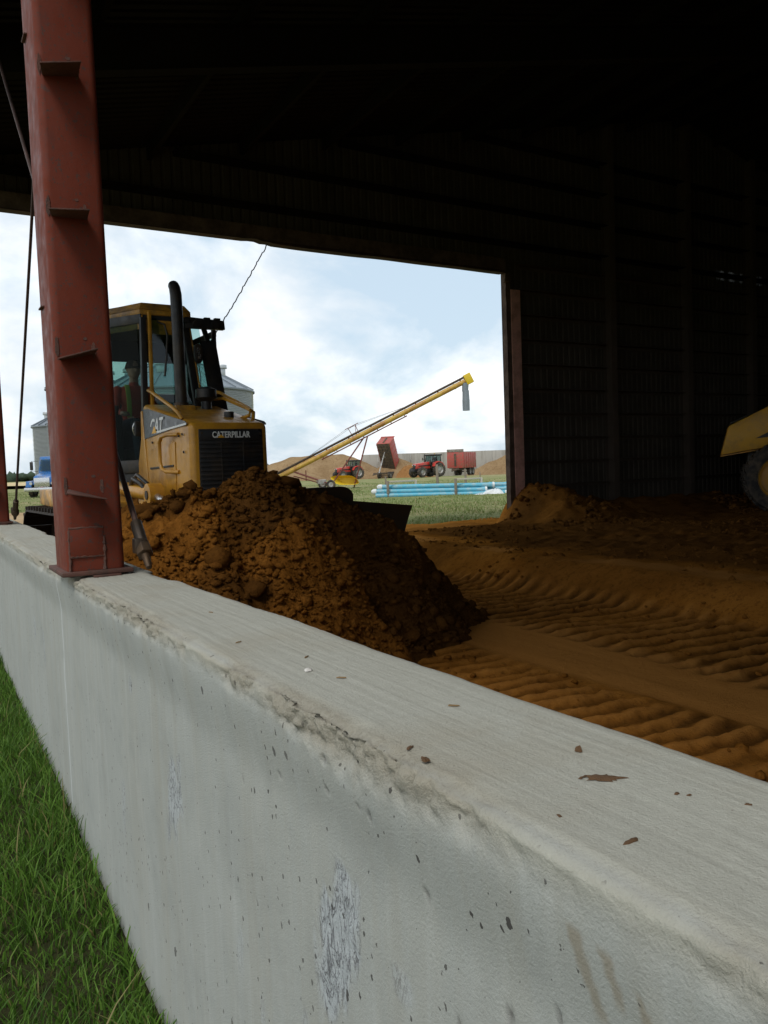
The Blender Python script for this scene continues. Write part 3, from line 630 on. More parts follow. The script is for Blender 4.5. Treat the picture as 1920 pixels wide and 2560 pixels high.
for (ya, za, yb, zb, wd) in [(.575, 1.000, .553, .925, .011), (.535, .995, .522, .955, .009), (.498, .975, .488, .940, .009)]:
    t_ = np.clip((za - Zg) / (za - zb), 0, 1); yl = ya + (yb - ya) * t_
    mud = np.maximum(mud, .6 * sst(wd, wd * .45, np.abs(Yg - yl) + .006 * fbm(Yg * 40, Zg * 25, 3, 61)) * sst(zb - .02, zb, Zg) * sst(za + .006, za - .004, Zg) * (pk == 0))
topm = np.where(pk == 1, sst(.0, .05, pt), np.where(pk == 2, 1.0, sst(.045, .01, pt)))
roughm = np.clip(band * 1.1 * (.5 + .7 * rgh), 0, 1) + np.where(pk == 1, .6 * sst(.97, 1.0, pt), np.where(pk == 2, .6, 0)) 
o = np_mesh('concrete_wall', np.stack([Xg, Yg, Zg], -1).reshape(-1, 3), grid_faces(*Xg.shape), M['concrete'],
            attrs={'flake': flk.ravel(), 'rough': np.clip(roughm, 0, 1).ravel(), 'mud': mud.ravel(), 'top': topm.ravel(), 'line': line.ravel(), 'pit': holes.ravel()})
tag(o, 'long low grey concrete wall with a chipped edge and pitted face', 'wall')
def wall_top(y): return 1.071 - .0088 * min(max(y, 0), 4.5)

# ------------------------------------------------------------------ barn shell
def ewy(x, off=0.0): return 12.05 + .05 * x + off
def roof_z(x): return 5.45 + .22 * (x + .2) if x < 15.2 else 5.45 + .22 * 15.4 - .22 * (x - 15.2)
barn = empty('barn', (9.9, 12.5, 0), 0, 'dark open-sided metal barn with a wide doorway in its end wall', 'barn')
barn_inv = Vector((-9.9, -12.5, 0))
def bpart(mb, name, m, bevel=0, smooth=35):
    mb.v = [tuple(Vector(v) + barn_inv) for v in mb.v]; return mb.build(name, m, barn, bevel, smooth)
PW = .92
def ribbed(x0, x1, zlo, zhi, off):
    prof_ = []; k = 6; pw = (x1 - x0) / k
    for i in range(k):
        a = x0 + i * pw
        prof_ += [(a, 0), (a + pw * .12, .022), (a + pw * .30, .022), (a + pw * .42, 0)]
    prof_.append((x1, 0)); vv = []
    for (a, dd) in prof_: vv += [(a, ewy(a, off + dd), zlo), (a, ewy(a, off + dd), zhi(a) if callable(zhi) else zhi)]
    return vv, [(2 * i, 2 * i + 2, 2 * i + 3, 2 * i + 1) for i in range(len(prof_) - 1)]
x = .62
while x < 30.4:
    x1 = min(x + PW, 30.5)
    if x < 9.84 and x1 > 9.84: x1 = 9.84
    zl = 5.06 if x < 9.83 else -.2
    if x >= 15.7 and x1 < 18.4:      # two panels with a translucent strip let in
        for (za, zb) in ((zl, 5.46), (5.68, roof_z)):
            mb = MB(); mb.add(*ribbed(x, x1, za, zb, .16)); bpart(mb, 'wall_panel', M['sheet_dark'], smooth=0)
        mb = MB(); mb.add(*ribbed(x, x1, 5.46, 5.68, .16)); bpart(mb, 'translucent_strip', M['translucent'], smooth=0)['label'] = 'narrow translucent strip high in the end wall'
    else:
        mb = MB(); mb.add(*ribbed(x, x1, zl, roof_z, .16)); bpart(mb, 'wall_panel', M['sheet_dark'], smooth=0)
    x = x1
# girts, columns, header
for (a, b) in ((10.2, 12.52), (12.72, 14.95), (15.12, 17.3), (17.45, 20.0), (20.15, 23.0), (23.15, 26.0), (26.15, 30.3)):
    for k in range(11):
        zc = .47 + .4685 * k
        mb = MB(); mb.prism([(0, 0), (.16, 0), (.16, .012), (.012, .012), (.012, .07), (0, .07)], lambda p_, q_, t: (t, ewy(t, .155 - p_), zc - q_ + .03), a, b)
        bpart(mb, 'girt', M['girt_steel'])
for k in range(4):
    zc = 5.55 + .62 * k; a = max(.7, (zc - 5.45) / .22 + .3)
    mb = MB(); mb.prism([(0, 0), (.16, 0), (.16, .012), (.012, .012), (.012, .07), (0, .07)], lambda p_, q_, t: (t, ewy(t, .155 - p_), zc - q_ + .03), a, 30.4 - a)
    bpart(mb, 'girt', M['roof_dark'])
for xc in (12.62, 15.03, 17.37, 20.07, 23.07, 26.07):
    mb = MB(); y0 = ewy(xc)
    mb.box((xc - .075, y0 - .10, -.2), (xc + .075, y0 - .09, roof_z(xc) - .1)).box((xc - .006, y0 - .0902, -.2), (xc + .006, y0 + .13, roof_z(xc) - .1)).box((xc - .075, y0 + .13, -.2), (xc + .075, y0 + .14, roof_z(xc) - .1))
    bpart(mb, 'column', M['girt_steel'])
xc = 10.06; y0 = ewy(xc)
mb = MB(); mb.box((9.95, y0 - .012, -.2), (10.165, y0, 4.68)).box((9.95, y0 + .0005, -.2), (9.962, y0 + .14, 4.68))
bpart(mb, 'column', M['column_pink'])['label'] = 'dusty pink steel column at the doorway corner'
mb = MB()
zs = np.linspace(.3, 4.98, 60)
L_ = [9.82 + .018 * float(vn(zz_ * 5.0, 1.0, 3)) + .02 * float(vn(zz_ * 1.1, 4.0, 3)) for zz_ in zs]
for i in range(len(zs) - 1):
    mb.hexa([(L_[i], ewy(9.8, .02), zs[i]), (9.948, ewy(9.8, .02), zs[i]), (9.948, ewy(9.8, .15), zs[i]), (L_[i], ewy(9.8, .15), zs[i]), (L_[i + 1], ewy(9.8, .02), zs[i + 1]), (9.948, ewy(9.8, .02), zs[i + 1]), (9.948, ewy(9.8, .15), zs[i + 1]), (L_[i + 1], ewy(9.8, .15), zs[i + 1])])
bpart(mb, 'door_jamb', M['frame_dark'], smooth=0)['label'] = 'dark door jamb with a torn edge'
mb = MB(); mb.box((9.80, ewy(9.8, -.03), 4.80), (9.93, ewy(9.8, .05), 4.90)); mb.cyl((9.79, ewy(9.8, 0), 4.83), (9.86, ewy(9.8, 0), 4.83), .03)
bpart(mb, 'hinge_bracket', M['frame_dark'], .004)
def hz_(x_): return 4.975 + (.030 if x_ < 4.85 else 0) + .02 * (vn(x_ * 1.3, 3.0, 2) - .5) + (.03 * float(vn(x_ * 9, 1.0, 2)) if 4.6 < x_ < 5.0 else 0)
mb = MB(); xs = np.arange(.6, 9.84, .1)
for a, b in zip(xs[:-1], xs[1:]):
    za, zb = float(hz_(a)), float(hz_(b))
    mb.hexa([(a, ewy(a, -.02), za), (b, ewy(b, -.02), zb), (b, ewy(b, .155), zb), (a, ewy(a, .155), za), (a, ewy(a, -.02), 5.02), (b, ewy(b, -.02), 5.02), (b, ewy(b, .155), 5.02), (a, ewy(a, .155), 5.02)])
bpart(mb, 'door_header', M['header_steel'], smooth=0)['label'] = 'steel edge beam over the doorway, slightly bent at its middle'
mb = MB(); mb.box((.6, 12.0, 5.022), (9.84, 12.03, 5.24)); mb.v = [(a, b - 12.0 + ewy(a, -.005), c_) for a, b, c_ in mb.v]
bpart(mb, 'header_plate', M['frame_dark'])
# rafters, purlins, roof sheets
for yy in (-6.05, -1.25, 3.55, 8.25):
    for (xa, xb) in ((.6, 15.2), (15.2, 30.3)):
        for dz_, w_, h_ in ((-.22, .16, .012), (-.43, .010, .40), (-.64, .16, .012)):
            mb = MB(); mb.beam((xa, yy, roof_z(xa) + dz_), (xb, yy, roof_z(xb) + dz_), w_, h_); bpart(mb, 'rafter', M['roof_dark'])
for xc in list(np.arange(.3, 15.0, 1.45)) + list(np.arange(16.2, 30.4, 1.45)):
    mb = MB(); mb.beam((xc, -14.4, roof_z(xc) - .105), (xc, ewy(xc, .1), roof_z(xc) - .105), .06, .20); bpart(mb, 'purlin', M['roof_dark'])
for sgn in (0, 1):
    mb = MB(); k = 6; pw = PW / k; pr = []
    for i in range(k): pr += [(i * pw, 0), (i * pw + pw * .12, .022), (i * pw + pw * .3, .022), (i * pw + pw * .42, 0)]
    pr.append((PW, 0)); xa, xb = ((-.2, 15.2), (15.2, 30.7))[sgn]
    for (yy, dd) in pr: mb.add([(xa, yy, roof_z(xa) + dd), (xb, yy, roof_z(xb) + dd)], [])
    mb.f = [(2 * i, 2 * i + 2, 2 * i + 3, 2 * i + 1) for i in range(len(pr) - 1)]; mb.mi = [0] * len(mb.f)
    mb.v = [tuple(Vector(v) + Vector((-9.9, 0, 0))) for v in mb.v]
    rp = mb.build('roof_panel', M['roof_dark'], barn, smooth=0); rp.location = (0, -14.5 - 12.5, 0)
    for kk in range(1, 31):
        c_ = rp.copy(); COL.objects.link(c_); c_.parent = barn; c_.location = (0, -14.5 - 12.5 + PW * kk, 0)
mb = MB(); mb.box((-.22, -14.4, 5.20), (-.19, 14.0, 5.445)); bpart(mb, 'eave_trim', M['frame_dark'])
mb = MB(); mb.beam((.62, -14.4, 5.30), (.62, 12.2, 5.30), .12, .22); bpart(mb, 'eave_beam', M['frame_dark'])
mb = MB(); mb.box((30.6, -14.4, -.3), (30.66, 13.5, 5.4)); bpart(mb, 'side_wall', M['sheet_dark'])
mb = MB(); mb.prism([(.3, -.3), (30.6, -.3), (30.6, 5.5), (15.2, 8.8), (.3, 5.5)], lambda p_, q_, t: (p_, t, q_), -14.45, -14.40); bpart(mb, 'unseen_back_wall', M['sheet_dark'])  # unseen end, closed off to keep the interior dark

# ------------------------------------------------------------------ steel posts on the wall
def rounded(x0, x1, y0, y1, r_, n=5):
    pts = []
    for (cx_, cy_, a0_) in ((x1 - r_, y1 - r_, 0), (x0 + r_, y1 - r_, 90), (x0 + r_, y0 + r_, 180), (x1 - r_, y0 + r_, 270)):
        pts += [(cx_ + r_ * math.cos(R(a0_ + 90 * k / (n - 1))), cy_ + r_ * math.sin(R(a0_ + 90 * k / (n - 1)))) for k in range(n)]
    return pts
def post(y0, label, full):
    zt = wall_top(y0 + .1)
    rtp = empty('steel_post', (.60, y0 + .16, zt), 0, label, 'steel post', 'rust-red steel posts standing on the concrete wall')
    mb = MB(); mb.prism(rounded(-.11, .11, -.16, .16, .028), lambda a, b, t: (a - .006 * t, b, t), .028, 4.2); mb.build('shaft', M['post_paint'], rtp)
    mb = MB(); mb.hexa([(-.135, -.185, .010), (.135, -.185, .010), (.135, .19, .010), (-.135, .19, .010), (-.135, -.185, .027), (.135, -.185, .027), (.135, .19, .027), (-.135, .19, .027)]); mb.build('base_plate', M['plate_rust'], rtp, .003)
    mb = MB(); mb.box((-.02, -.200, 0), (.085, -.06, .009)); mb.build('shim', M['plate_rust'], rtp, .002)
    for k, zc in enumerate((.325, .86, 1.39, 1.92, 2.45, 2.98)):
        xo = -.006 * zc
        t_ = (-.02, .015, 0, .01, 0, 0)[k]
        mb = MB(); mb.hexa([(-.115 + xo, -.285, zc - t_ - .012), (.030 + xo, -.285, zc + t_), (.040 + xo, -.1605, zc + t_), (-.090 + xo, -.1605, zc - t_), (-.115 + xo, -.285, zc - t_ - .006), (.030 + xo, -.285, zc + t_ + .006), (.040 + xo, -.1605, zc + t_ + .006), (-.090 + xo, -.1605, zc - t_ + .006)])
        ag = mb.build('shelf_clip', M['plate_rust'], rtp, .0015)
        # burnt weld scars over each clip
        for (sx, sz, ln_, hw) in ((-.099, .035, .050, .007), (.036, .030, .036, .007), (.006, .072, .008, .008)):
            mb = MB(); pts_ = []
            for i in range(14):
                a = 2 * PI * i / 14; rr_ = 1 + .45 * (random.random() - .5)
                pts_.append((sx + xo + hw * math.cos(a) * rr_, zc + sz + (ln_ * .8) * math.sin(a) * rr_))
            mb.prism(pts_, lambda a_, b_, t: (a_, -.1605 - t, b_), -.002, .0008 + .0006 * random.random())
            mb.build('weld_scar', M['weld_scar'], rtp, 0)
        if k in (1, 3) and full:
            mb = MB(); mb.box((-.124 + xo, .02, zc + .22), (-.108 + xo, .10, zc + .226)); mb.build('side_tab', M['plate_rust'], rtp, .001)
    if full:
        mb = MB(); mb.box((-.098, -.166, .085), (.028, -.1602, .195)); mb.build('patch_plate', M['post_paint'], rtp, .002)
        mb = MB()
        for (x0_, z0_, x1_, z1_) in ((-.098, .083, .028, .083), (-.100, .03, -.100, .19), (.030, .03, .032, .16), (-.1, .196, .03, .196)):
            n_ = 16; pts_ = [(x0_ + (x1_ - x0_) * i / n_ + .003 * (random.random() - .5), -.162, z0_ + (z1_ - z0_) * i / n_ + .003 * (random.random() - .5)) for i in range(n_ + 1)]
            mb.tube(pts_, [.003 + .0045 * random.random() * (1.4 if z0_ < .05 and x0_ > 0 else .8) for _ in pts_], 6)
        mb.build('weld_bead', M['weld_scar'], rtp)
    return rtp
post(3.40, 'nearest thick rust-red steel post with shelf clips, standing on the wall', True)
post(8.18, 'rust-red steel post cut by the picture edge, farther along the wall', False)

def rod(name, pts, r_, label, y_b, z_b, dirv):
    rt_ = empty(name, pts[0], 0, label, 'brace rod', 'steel cross-brace rods between the posts')
    o0 = Vector(pts[0]); mb = MB(); mb.tube([Vector(p) - o0 for p in pts], r_, 10); mb.build('rod', M['steel_rod'], rt_)
    d_ = Vector(dirv).normalized()
    mb = MB(); mb.cyl(-d_ * .01, d_ * .05, .030, .034, 6); mb.cyl(d_ * .05, d_ * .12, .018, .012, 10); mb.cyl(-d_ * .13, -d_ * .01, .024, .024, 10); mb.build('end_nut', M['steel_dark'], rt_, .003)
    mb = MB(); mb.box((-.035, -.02, -.03), (.012, .03, .03)); mb.build('bracket', M['steel_dark'], rt_, .006)
    return rt_
rod('brace_rod', [(.745, 8.02, 1.16), (.745, 6.0, 2.98), (.74, 3.66, 5.1)], .010, 'thin dark steel brace rod rising from the foot of the farther post', 0, 0, (0, .742, -.67))
rod('brace_rod', [(.765, 3.33, 1.155), (.755, 5.58, 3.20), (.745, 8.05, 5.45)], .012, 'brownish steel brace rod bolted at the inner foot of the nearest post', 0, 0, (0, -.74, -.674))

# ------------------------------------------------------------------ tracked dozer
DZ = .20
doz = empty('bulldozer', (2.65, 7.70, DZ), R(-87), 'yellow tracked bulldozer pushing the soil heap, black grille and cab', 'bulldozer')
def P(mb, name, m, bevel=0.0, par=None, smooth=35): return mb.build(name, m, par or doz, bevel, smooth)
zf = lambda v: v - DZ
# hood: front face, sloping top, flared to the rear
mb = MB()
mb.hexa([(0, -.40, zf(.85)), (0, .40, zf(.85)), (-1.45, .44, zf(.85)), (-1.45, -.44, zf(.85)), (0, -.395, zf(1.905)), (0, .395, zf(1.905)), (-1.42, .42, zf(2.20)), (-1.42, -.42, zf(2.20))])
hood = P(mb, 'hood', M['cat_yellow'], .055, seg if False else None) if False else mb.build('hood', M['cat_yellow'], doz, .055, 35, 4)
mb = MB(); mb.hexa([(.004, -.325, zf(.9)), (.004, .345, zf(.9)), (-.03, .345, zf(.9)), (-.03, -.325, zf(.9)), (.004, -.315, zf(1.848)), (.004, .335, zf(1.848)), (-.03, .335, zf(1.848)), (-.03, -.315, zf(1.848))])
gr = P(mb, 'grille', M['grille_black'], .003)
for k in range(19):
    zc = zf(1.715) - k * .043
    mb = MB(); mb.beam((.010, -.31, zc), (.010, .33, zc), .014, .020); P(mb, 'slat', M['grille_black'], .002, gr)
for yy in (-.10, .125): 
    mb = MB(); mb.box((.018, yy - .006, zf(.9)), (.023, yy + .006, zf(1.74))); P(mb, 'bar', M['black_paint'], .001, gr)
mb = MB(); mb.box((.0045, -.312, zf(1.742)), (.012, .332, zf(1.846))); P(mb, 'name_panel', M['decal_black'], .002, gr)
for (yy, zc) in ((-.285, zf(1.81)), (.31, zf(1.80))):
    mb = MB(); mb.cyl((.011, yy, zc), (.016, yy, zc), .014, .012, 10); P(mb, 'bolt', M['steel_dark'], 0, gr)
def text(body_, size, name, m, par, mat4, off=.0, shear=0.0, ext=.002):
    cu = bpy.data.curves.new(name, 'FONT'); cu.body = body_; cu.size = size; cu.extrude = ext; cu.offset = off; cu.shear = shear
    cu.align_x = 'CENTER'; cu.space_character = 1.02
    o_ = bpy.data.objects.new(name, cu); COL.objects.link(o_)
    me = bpy.data.meshes.new_from_object(o_.evaluated_get(bpy.context.evaluated_depsgraph_get())); bpy.data.objects.remove(o_); me.materials.clear(); me.materials.append(m); me.name = name
    o_ = bpy.data.objects.new(name, me); COL.objects.link(o_); o_.parent = par; o_.matrix_local = mat4; return o_
# lettering on the grille: text x -> +y of the machine, text y -> z
mt = Matrix(((0, 0, 1, .0135), (.74, 0, 0, .008), (0, .98, 0, zf(1.766)), (0, 0, 0, 1)))
text('CATERPILLAR', .084, 'lettering', M['white_print'], gr, mt, .0022)
mb = MB(); mb.prism([(-.135, 0), (-.06, 0), (-.0975, .030)], lambda a, b, t: (t, a, b + zf(1.764)), .0145, .0175); P(mb, 'triangle_mark', M['yellow_print'], 0, gr)
# side decal with stripe and lettering, both sides of the hood
for s in (-1, 1):
    def side(x_, zz_, o_): return (x_, s * (.402 + (-x_) / 1.45 * .026 - .01 * max(0, zz_ - zf(1.9)) / .3 + o_), zz_)
    poly = [(-.055, zf(1.905)), (-1.37, zf(1.815)), (-1.37, zf(2.135)), (-1.22, zf(2.130)), (-.10, zf(1.93))]
    mb = MB(); mb.prism(poly, lambda a, b, t: side(a, b, t), .0, .006); dec = P(mb, 'side_decal', M['decal_black'])
    mb = MB(); mb.prism([(-.06, zf(1.893)), (-1.02, zf(1.855)), (-1.02, zf(1.875)), (-.06, zf(1.912))], lambda a, b, t: side(a, b, t), .0065, .0085); P(mb, 'stripe', M['white_print'], 0, dec)
    sx = -s
    mt = Matrix(((1.0 * sx if s > 0 else 1.0, 0, 0, -.955), (0, 0, s * 1.0, s * .4235), (0, 1, 0, zf(1.862)), (0, 0, 0, 1)))
    text('CAT', .215, 'lettering', M['white_print'], dec, mt, .004, .35)
    mb = MB(); mb.prism([(-1.07, zf(1.860)), (-.92, zf(1.864)), (-.985, zf(1.937))], lambda a, b, t: side(a, b, t), .0105, .013); P(mb, 'triangle_mark', M['yellow_print'], 0, dec)
    # recessed side panels, seams, screws
    mb = MB(); mb.prism([(-.42, zf(1.16)), (-1.22, zf(1.14)), (-1.14, zf(1.70)), (-.40, zf(1.745))], lambda a, b, t: side(a, b, t), -.002, .007); pnl = P(mb, 'side_panel', M['cat_yellow'], .004)
    mb = MB(); mb.beam(side(-.45, zf(1.515), .011), side(-1.17, zf(1.50), .011), .012, .02); P(mb, 'louvre_slot', M['black_paint'], .002, pnl)
    mb = MB()
    for (a, b) in ((-.18, zf(1.81)), (-.28, zf(1.80)), (-.16, zf(1.64)), (-.85, zf(1.78)), (-1.08, zf(1.77))):
        p0 = Vector(side(a, b, .004)); mb.cyl(p0, p0 + Vector((0, s * .010, 0)), .013, .011, 8)
    P(mb, 'screw', M['steel_dark'])
    # grab handle
    h0, h1 = zf(1.46), zf(1.815)
    y_ = lambda o_: s * (.41 + o_)
    mb = MB(); mb.tube([(-.30, y_(0), h1), (-.50, y_(.05), h1 + .004), (-.60, y_(.075), h1 - .01), (-.645, y_(.08), h1 - .06), (-.655, y_(.08), h0 + .10), (-.62, y_(.078), h0 + .03), (-.54, y_(.06), h0), (-.32, y_(0), h0 - .01)], .019, 10)
    P(mb, 'grab_handle', M['cat_yellow'])
    # rail sloping from the cab down onto the hood
    mb = MB(); mb.tube([(-1.36, s * .36, zf(2.34)), (-1.20, s * .385, zf(2.315)), (-.45, s * .40, zf(2.085)), (-.32, s * .395, zf(2.03)), (-.28, s * .37, zf(1.96))], .019, 10); P(mb, 'hand_rail', M['cat_yellow'])
mb = MB(); mb.tube([(-1.15, .30, zf(2.24)), (-1.0, .35, zf(2.235)), (-.42, .36, zf(2.085)), (-.30, .355, zf(2.05)), (-.28, .33, zf(2.0)), (-.40, .28, zf(1.97))], .018, 10); P(mb, 'hand_rail', M['cat_yellow'])
# exhaust stack with bent tip, pre-cleaner, filler cap
ex, ey = -1.10, -.09
mb = MB(); mb.tube([(ex, ey, zf(2.10)), (ex, ey, zf(3.15)), (ex - .005, ey, zf(3.24)), (ex - .02, ey + .004, zf(3.33)), (ex - .065, ey + .01, zf(3.41)), (ex - .13, ey + .02, zf(3.45))], [.062, .062, .062, .062, .060, .058], 18); P(mb, 'exhaust_stack', M['black_paint'])
mb = MB(); mb.cyl((ex, ey, zf(2.09)), (ex, ey, zf(2.19)), .082, .078, 16); P(mb, 'stack_clamp', M['steel_dark'], .004)
mb = MB(); mb.box((ex - .14, -.20, zf(2.05)), (ex + .14, .02, zf(2.155))); P(mb, 'stack_base', M['dark_yellow'], .02)
mb = MB(); mb.lathe([(.0, zf(2.36)), (.06, zf(2.355)), (.11, zf(2.33)), (.115, zf(2.24)), (.07, zf(2.21)), (.055, zf(2.20)), (.055, zf(2.05))], (-1.05, .17, 0), 'z', 20); P(mb, 'air_precleaner', M['black_paint'])
mb = MB(); mb.cyl((-.42, .17, zf(1.97)), (-.42, .17, zf(2.045)), .05, .05, 14); P(mb, 'filler_cap', M['black_paint'], .006)
# cab: floor pan, lower body, pillars, glazing, roof
cabpoly = [(-1.50, -.33), (-1.50, .45), (-2.20, .74), (-3.10, .74), (-3.10, -.74), (-2.20, -.74)]
cp = lambda pts_, k: [(a, b) for a, b in pts_]
mb = MB(); mb.prism(cabpoly, lambda a, b, t: (a, b, t), zf(1.30), zf(1.50)); P(mb, 'cab_floor', M['black_paint'], .02)
mb = MB()
def wallpanel(mb_, a, b, z0, z1, th=.03):
    a, b = Vector((a[0], a[1], 0)), Vector((b[0], b[1], 0)); n_ = (b - a).cross(Vector((0, 0, 1))).normalized() * th
    mb_.hexa([a + Vector((0, 0, z0)), b + Vector((0, 0, z0)), b + n_ + Vector((0, 0, z0)), a + n_ + Vector((0, 0, z0)), a + Vector((0, 0, z1)), b + Vector((0, 0, z1)), b + n_ + Vector((0, 0, z1)), a + n_ + Vector((0, 0, z1))])
mb = MB(); wallpanel(mb, (-3.08, .72), (-3.08, -.72), zf(1.5), zf(2.47)); wallpanel(mb, (-3.08, .72), (-3.08, -.72), zf(2.87), zf(3.22)); P(mb, 'rear_wall', M['cab_lining'])
mb = MB(); wallpanel(mb, (-2.2, .74), (-3.08, .74), zf(1.5), zf(2.32)); wallpanel(mb, (-1.5, .45), (-2.2, .74), zf(1.5), zf(2.20)); wallpanel(mb, (-2.2, .74), (-3.08, .74), zf(3.10), zf(3.17)); P(mb, 'left_wall', M['cab_lining'])
mb = MB(); wallpanel(mb, (-1.50, .45), (-1.50, -.33), zf(1.5), zf(2.20)); P(mb, 'dashboard', M['cab_lining'])
mb = MB(); mb.box((-1.78, -.20, zf(1.5)), (-1.55, .34, zf(2.16))); P(mb, 'console', M['cab_lining'], .04)
# right door: dark frame with a glazed upper half, seen at an angle
def bar(p0, p1, w_, h_, name, m, bev=.006, par=None):
    mb_ = MB(); mb_.beam(p0, p1, w_, h_); return P(mb_, name, m, bev, par)
bar((-1.455, -.295, zf(2.12)), (-1.455, -.280, zf(3.20)), .034, .05, 'front_pillar', M['cat_yellow'])['label'] = 'yellow pillar at the right front of the cab'
bar((-2.19, -.73, zf(1.5)), (-2.19, -.73, zf(3.2)), .06, .06, 'side_pillar', M['black_paint'])
bar((-3.06, -.71, zf(1.5)), (-3.06, -.71, zf(3.2)), .08, .08, 'rear_pillar', M['black_paint'])
bar((-3.06, .71, zf(1.5)), (-3.06, .71, zf(3.2)), .08, .08, 'rear_pillar', M['black_paint'])
bar((-2.19, .73, zf(1.5)), (-2.19, .73, zf(3.2)), .05, .05, 'side_pillar', M['black_paint'])
bar((-1.30, .165, zf(2.14)), (-1.60, .165, zf(3.16)), .075, .05, 'windscreen_pillar', M['black_paint'])
bar((-1.27, .215, zf(2.14)), (-1.57, .20, zf(3.16)), .016, .02, 'windscreen_trim', M['dark_yellow'], .003)
mb = MB(); mb.hexa([(-1.28, .325, zf(2.10)), (-1.28, .515, zf(2.08)), (-1.31, .515, zf(2.08)), (-1.31, .325, zf(2.10)), (-1.58, .325, zf(2.93)), (-1.58, .515, zf(2.955)), (-1.61, .515, zf(2.955)), (-1.61, .325, zf(2.93))]); 
sw = P(mb, 'corner_guard', M['black_paint'], .006)
bar((-1.58, .42, zf(2.93)), (-1.66, .40, zf(3.12)), .06, .03, 'guard_arm', M['black_paint'])
dr = empty('cab_door'); dr.parent = doz; COL.objects.unlink(dr); bpy.data.objects.remove(dr)
mb = MB(); wallpanel(mb, (-2.17, -.735), (-1.48, -.335), zf(1.46), zf(1.60), .03); door = P(mb, 'cab_door', M['black_paint'], .004); door['label'] = 'tall glazed cab door with a black frame'
mb = MB(); mb.beam((-2.12, -.722, zf(1.6)), (-2.12, -.722, zf(3.14)), .05, .05); mb.beam((-1.52, -.37, zf(1.6)), (-1.49, -.345, zf(3.14)), .06, .07); mb.beam((-2.12, -.715, zf(3.13)), (-1.50, -.352, zf(3.13)), .03, .10); P(mb, 'door_frame', M['black_paint'], .004, door)
mb = MB(); wallpanel(mb, (-2.09, -.70), (-1.55, -.385), zf(1.6), zf(3.08), .006); P(mb, 'door_pane', M['door_glass'], 0, door)
mb = MB(); mb.box((-1.60, -.47, zf(1.86)), (-1.54, -.40, zf(2.02))); P(mb, 'door_latch', M['black_paint'], .01, door)
mb = MB(); mb.tube([(-1.585, -.468, zf(1.88)), (-1.58, -.482, zf(1.92)), (-1.575, -.482, zf(1.97)), (-1.57, -.468, zf(2.0))], .007, 8); P(mb, 'door_handle', M['chrome'], 0, door)
def pane(pts_, name='window_pane'):
    mb_ = MB(); n_ = (Vector(pts_[1]) - Vector(pts_[0])).cross(Vector(pts_[2]) - Vector(pts_[0])).normalized() * .006
    mb_.hexa([Vector(p) for p in pts_] + [Vector(p) + n_ for p in pts_]); return P(mb_, name, M['cab_glass'], 0)
pane([(-1.31, .21, zf(2.15)), (-1.31, .325, zf(2.15)), (-1.61, .325, zf(3.14)), (-1.61, .21, zf(3.14))], 'windscreen')
pane([(-1.45, -.27, zf(2.2)), (-1.33, .12, zf(2.2)), (-1.60, .12, zf(3.14)), (-1.47, -.26, zf(3.14))], 'front_pane')
pane([(-3.07, -.66, zf(2.475)), (-3.07, .66, zf(2.475)), (-3.07, .66, zf(2.865)), (-3.07, -.66, zf(2.865))], 'rear_window')
pane([(-2.24, .745, zf(2.325)), (-3.02, .745, zf(2.325)), (-3.02, .745, zf(3.095)), (-2.24, .745, zf(3.095))], 'left_window')
mb = MB()
rpoly = [(-1.50, -.37), (-1.52, .21), (-1.72, .27), (-2.2, .45), (-3.15, .76), (-3.15, -.80), (-2.2, -.72), (-1.9, -.56)]
mb.prism(rpoly, lambda a, b, t: (a, b, t), zf(3.175), zf(3.235)); rv = len(rpoly)
mb2 = MB(); inner = [(-1.75 + (a + 1.75) * .8, b * .86) for a, b in rpoly]
mb2.add([(a, b, zf(3.2352)) for a, b in rpoly] + [(a * .0 + (-2.3 + (a + 2.3) * .86), b * .84, zf(3.325)) for a, b in rpoly], [tuple(range(rv, 2 * rv))] + [(i, (i + 1) % rv, rv + (i + 1) % rv, rv + i) for i in range(rv)] + [tuple(range(rv))[::-1]])
roof = P(mb, 'cab_roof', M['dark_yellow'], .012); P(mb2, 'roof_crown', M['dark_yellow'], .0, roof)
mb = MB(); wallpanel(mb, (-2.2, -.70), (-1.50, -.335), zf(3.02), zf(3.172), .02); mb.box((-1.515, -.31, zf(2.97)), (-1.495, .10, zf(3.172))); P(mb, 'roof_skirt', M['dark_yellow'], .004, roof)
# ceiling lining
mb = MB(); mb.prism([(a * .98 - .02, b * .95 if b < 0 else min(b, .2 + .37 * (-a - 1.5)) * .95) for a, b in cabpoly], lambda a, b, t: (a, b, t), zf(3.12), zf(3.17)); P(mb, 'ceiling_lining', M['cab_lining'])
# light bar bracket on the left front of the roof
mb = MB(); mb.hexa([(-1.50, .14, zf(3.06)), (-1.48, .60, zf(3.06)), (-1.56, .60, zf(3.06)), (-1.56, .14, zf(3.06)), (-1.52, .14, zf(3.19)), (-1.50, .60, zf(3.165)), (-1.56, .60, zf(3.165)), (-1.56, .14, zf(3.19))]); lb = P(mb, 'light_bracket', M['black_paint'], .006)
for yy in (.40, .52): 
    mb = MB(); mb.box((-1.50, yy - .035, zf(3.168)), (-1.55, yy + .035, zf(3.190))); P(mb, 'bracket_tab', M['black_paint'], .003, lb)
for yy in (.26, .47):
    mb = MB(); mb.lathe([(.0, .03), (.045, .03), (.05, 0), (.035, -.06), (.0, -.07)], (-1.475, yy, zf(3.10)), 'x', 14); P(mb, 'work_light', M['black_paint'], 0, lb)
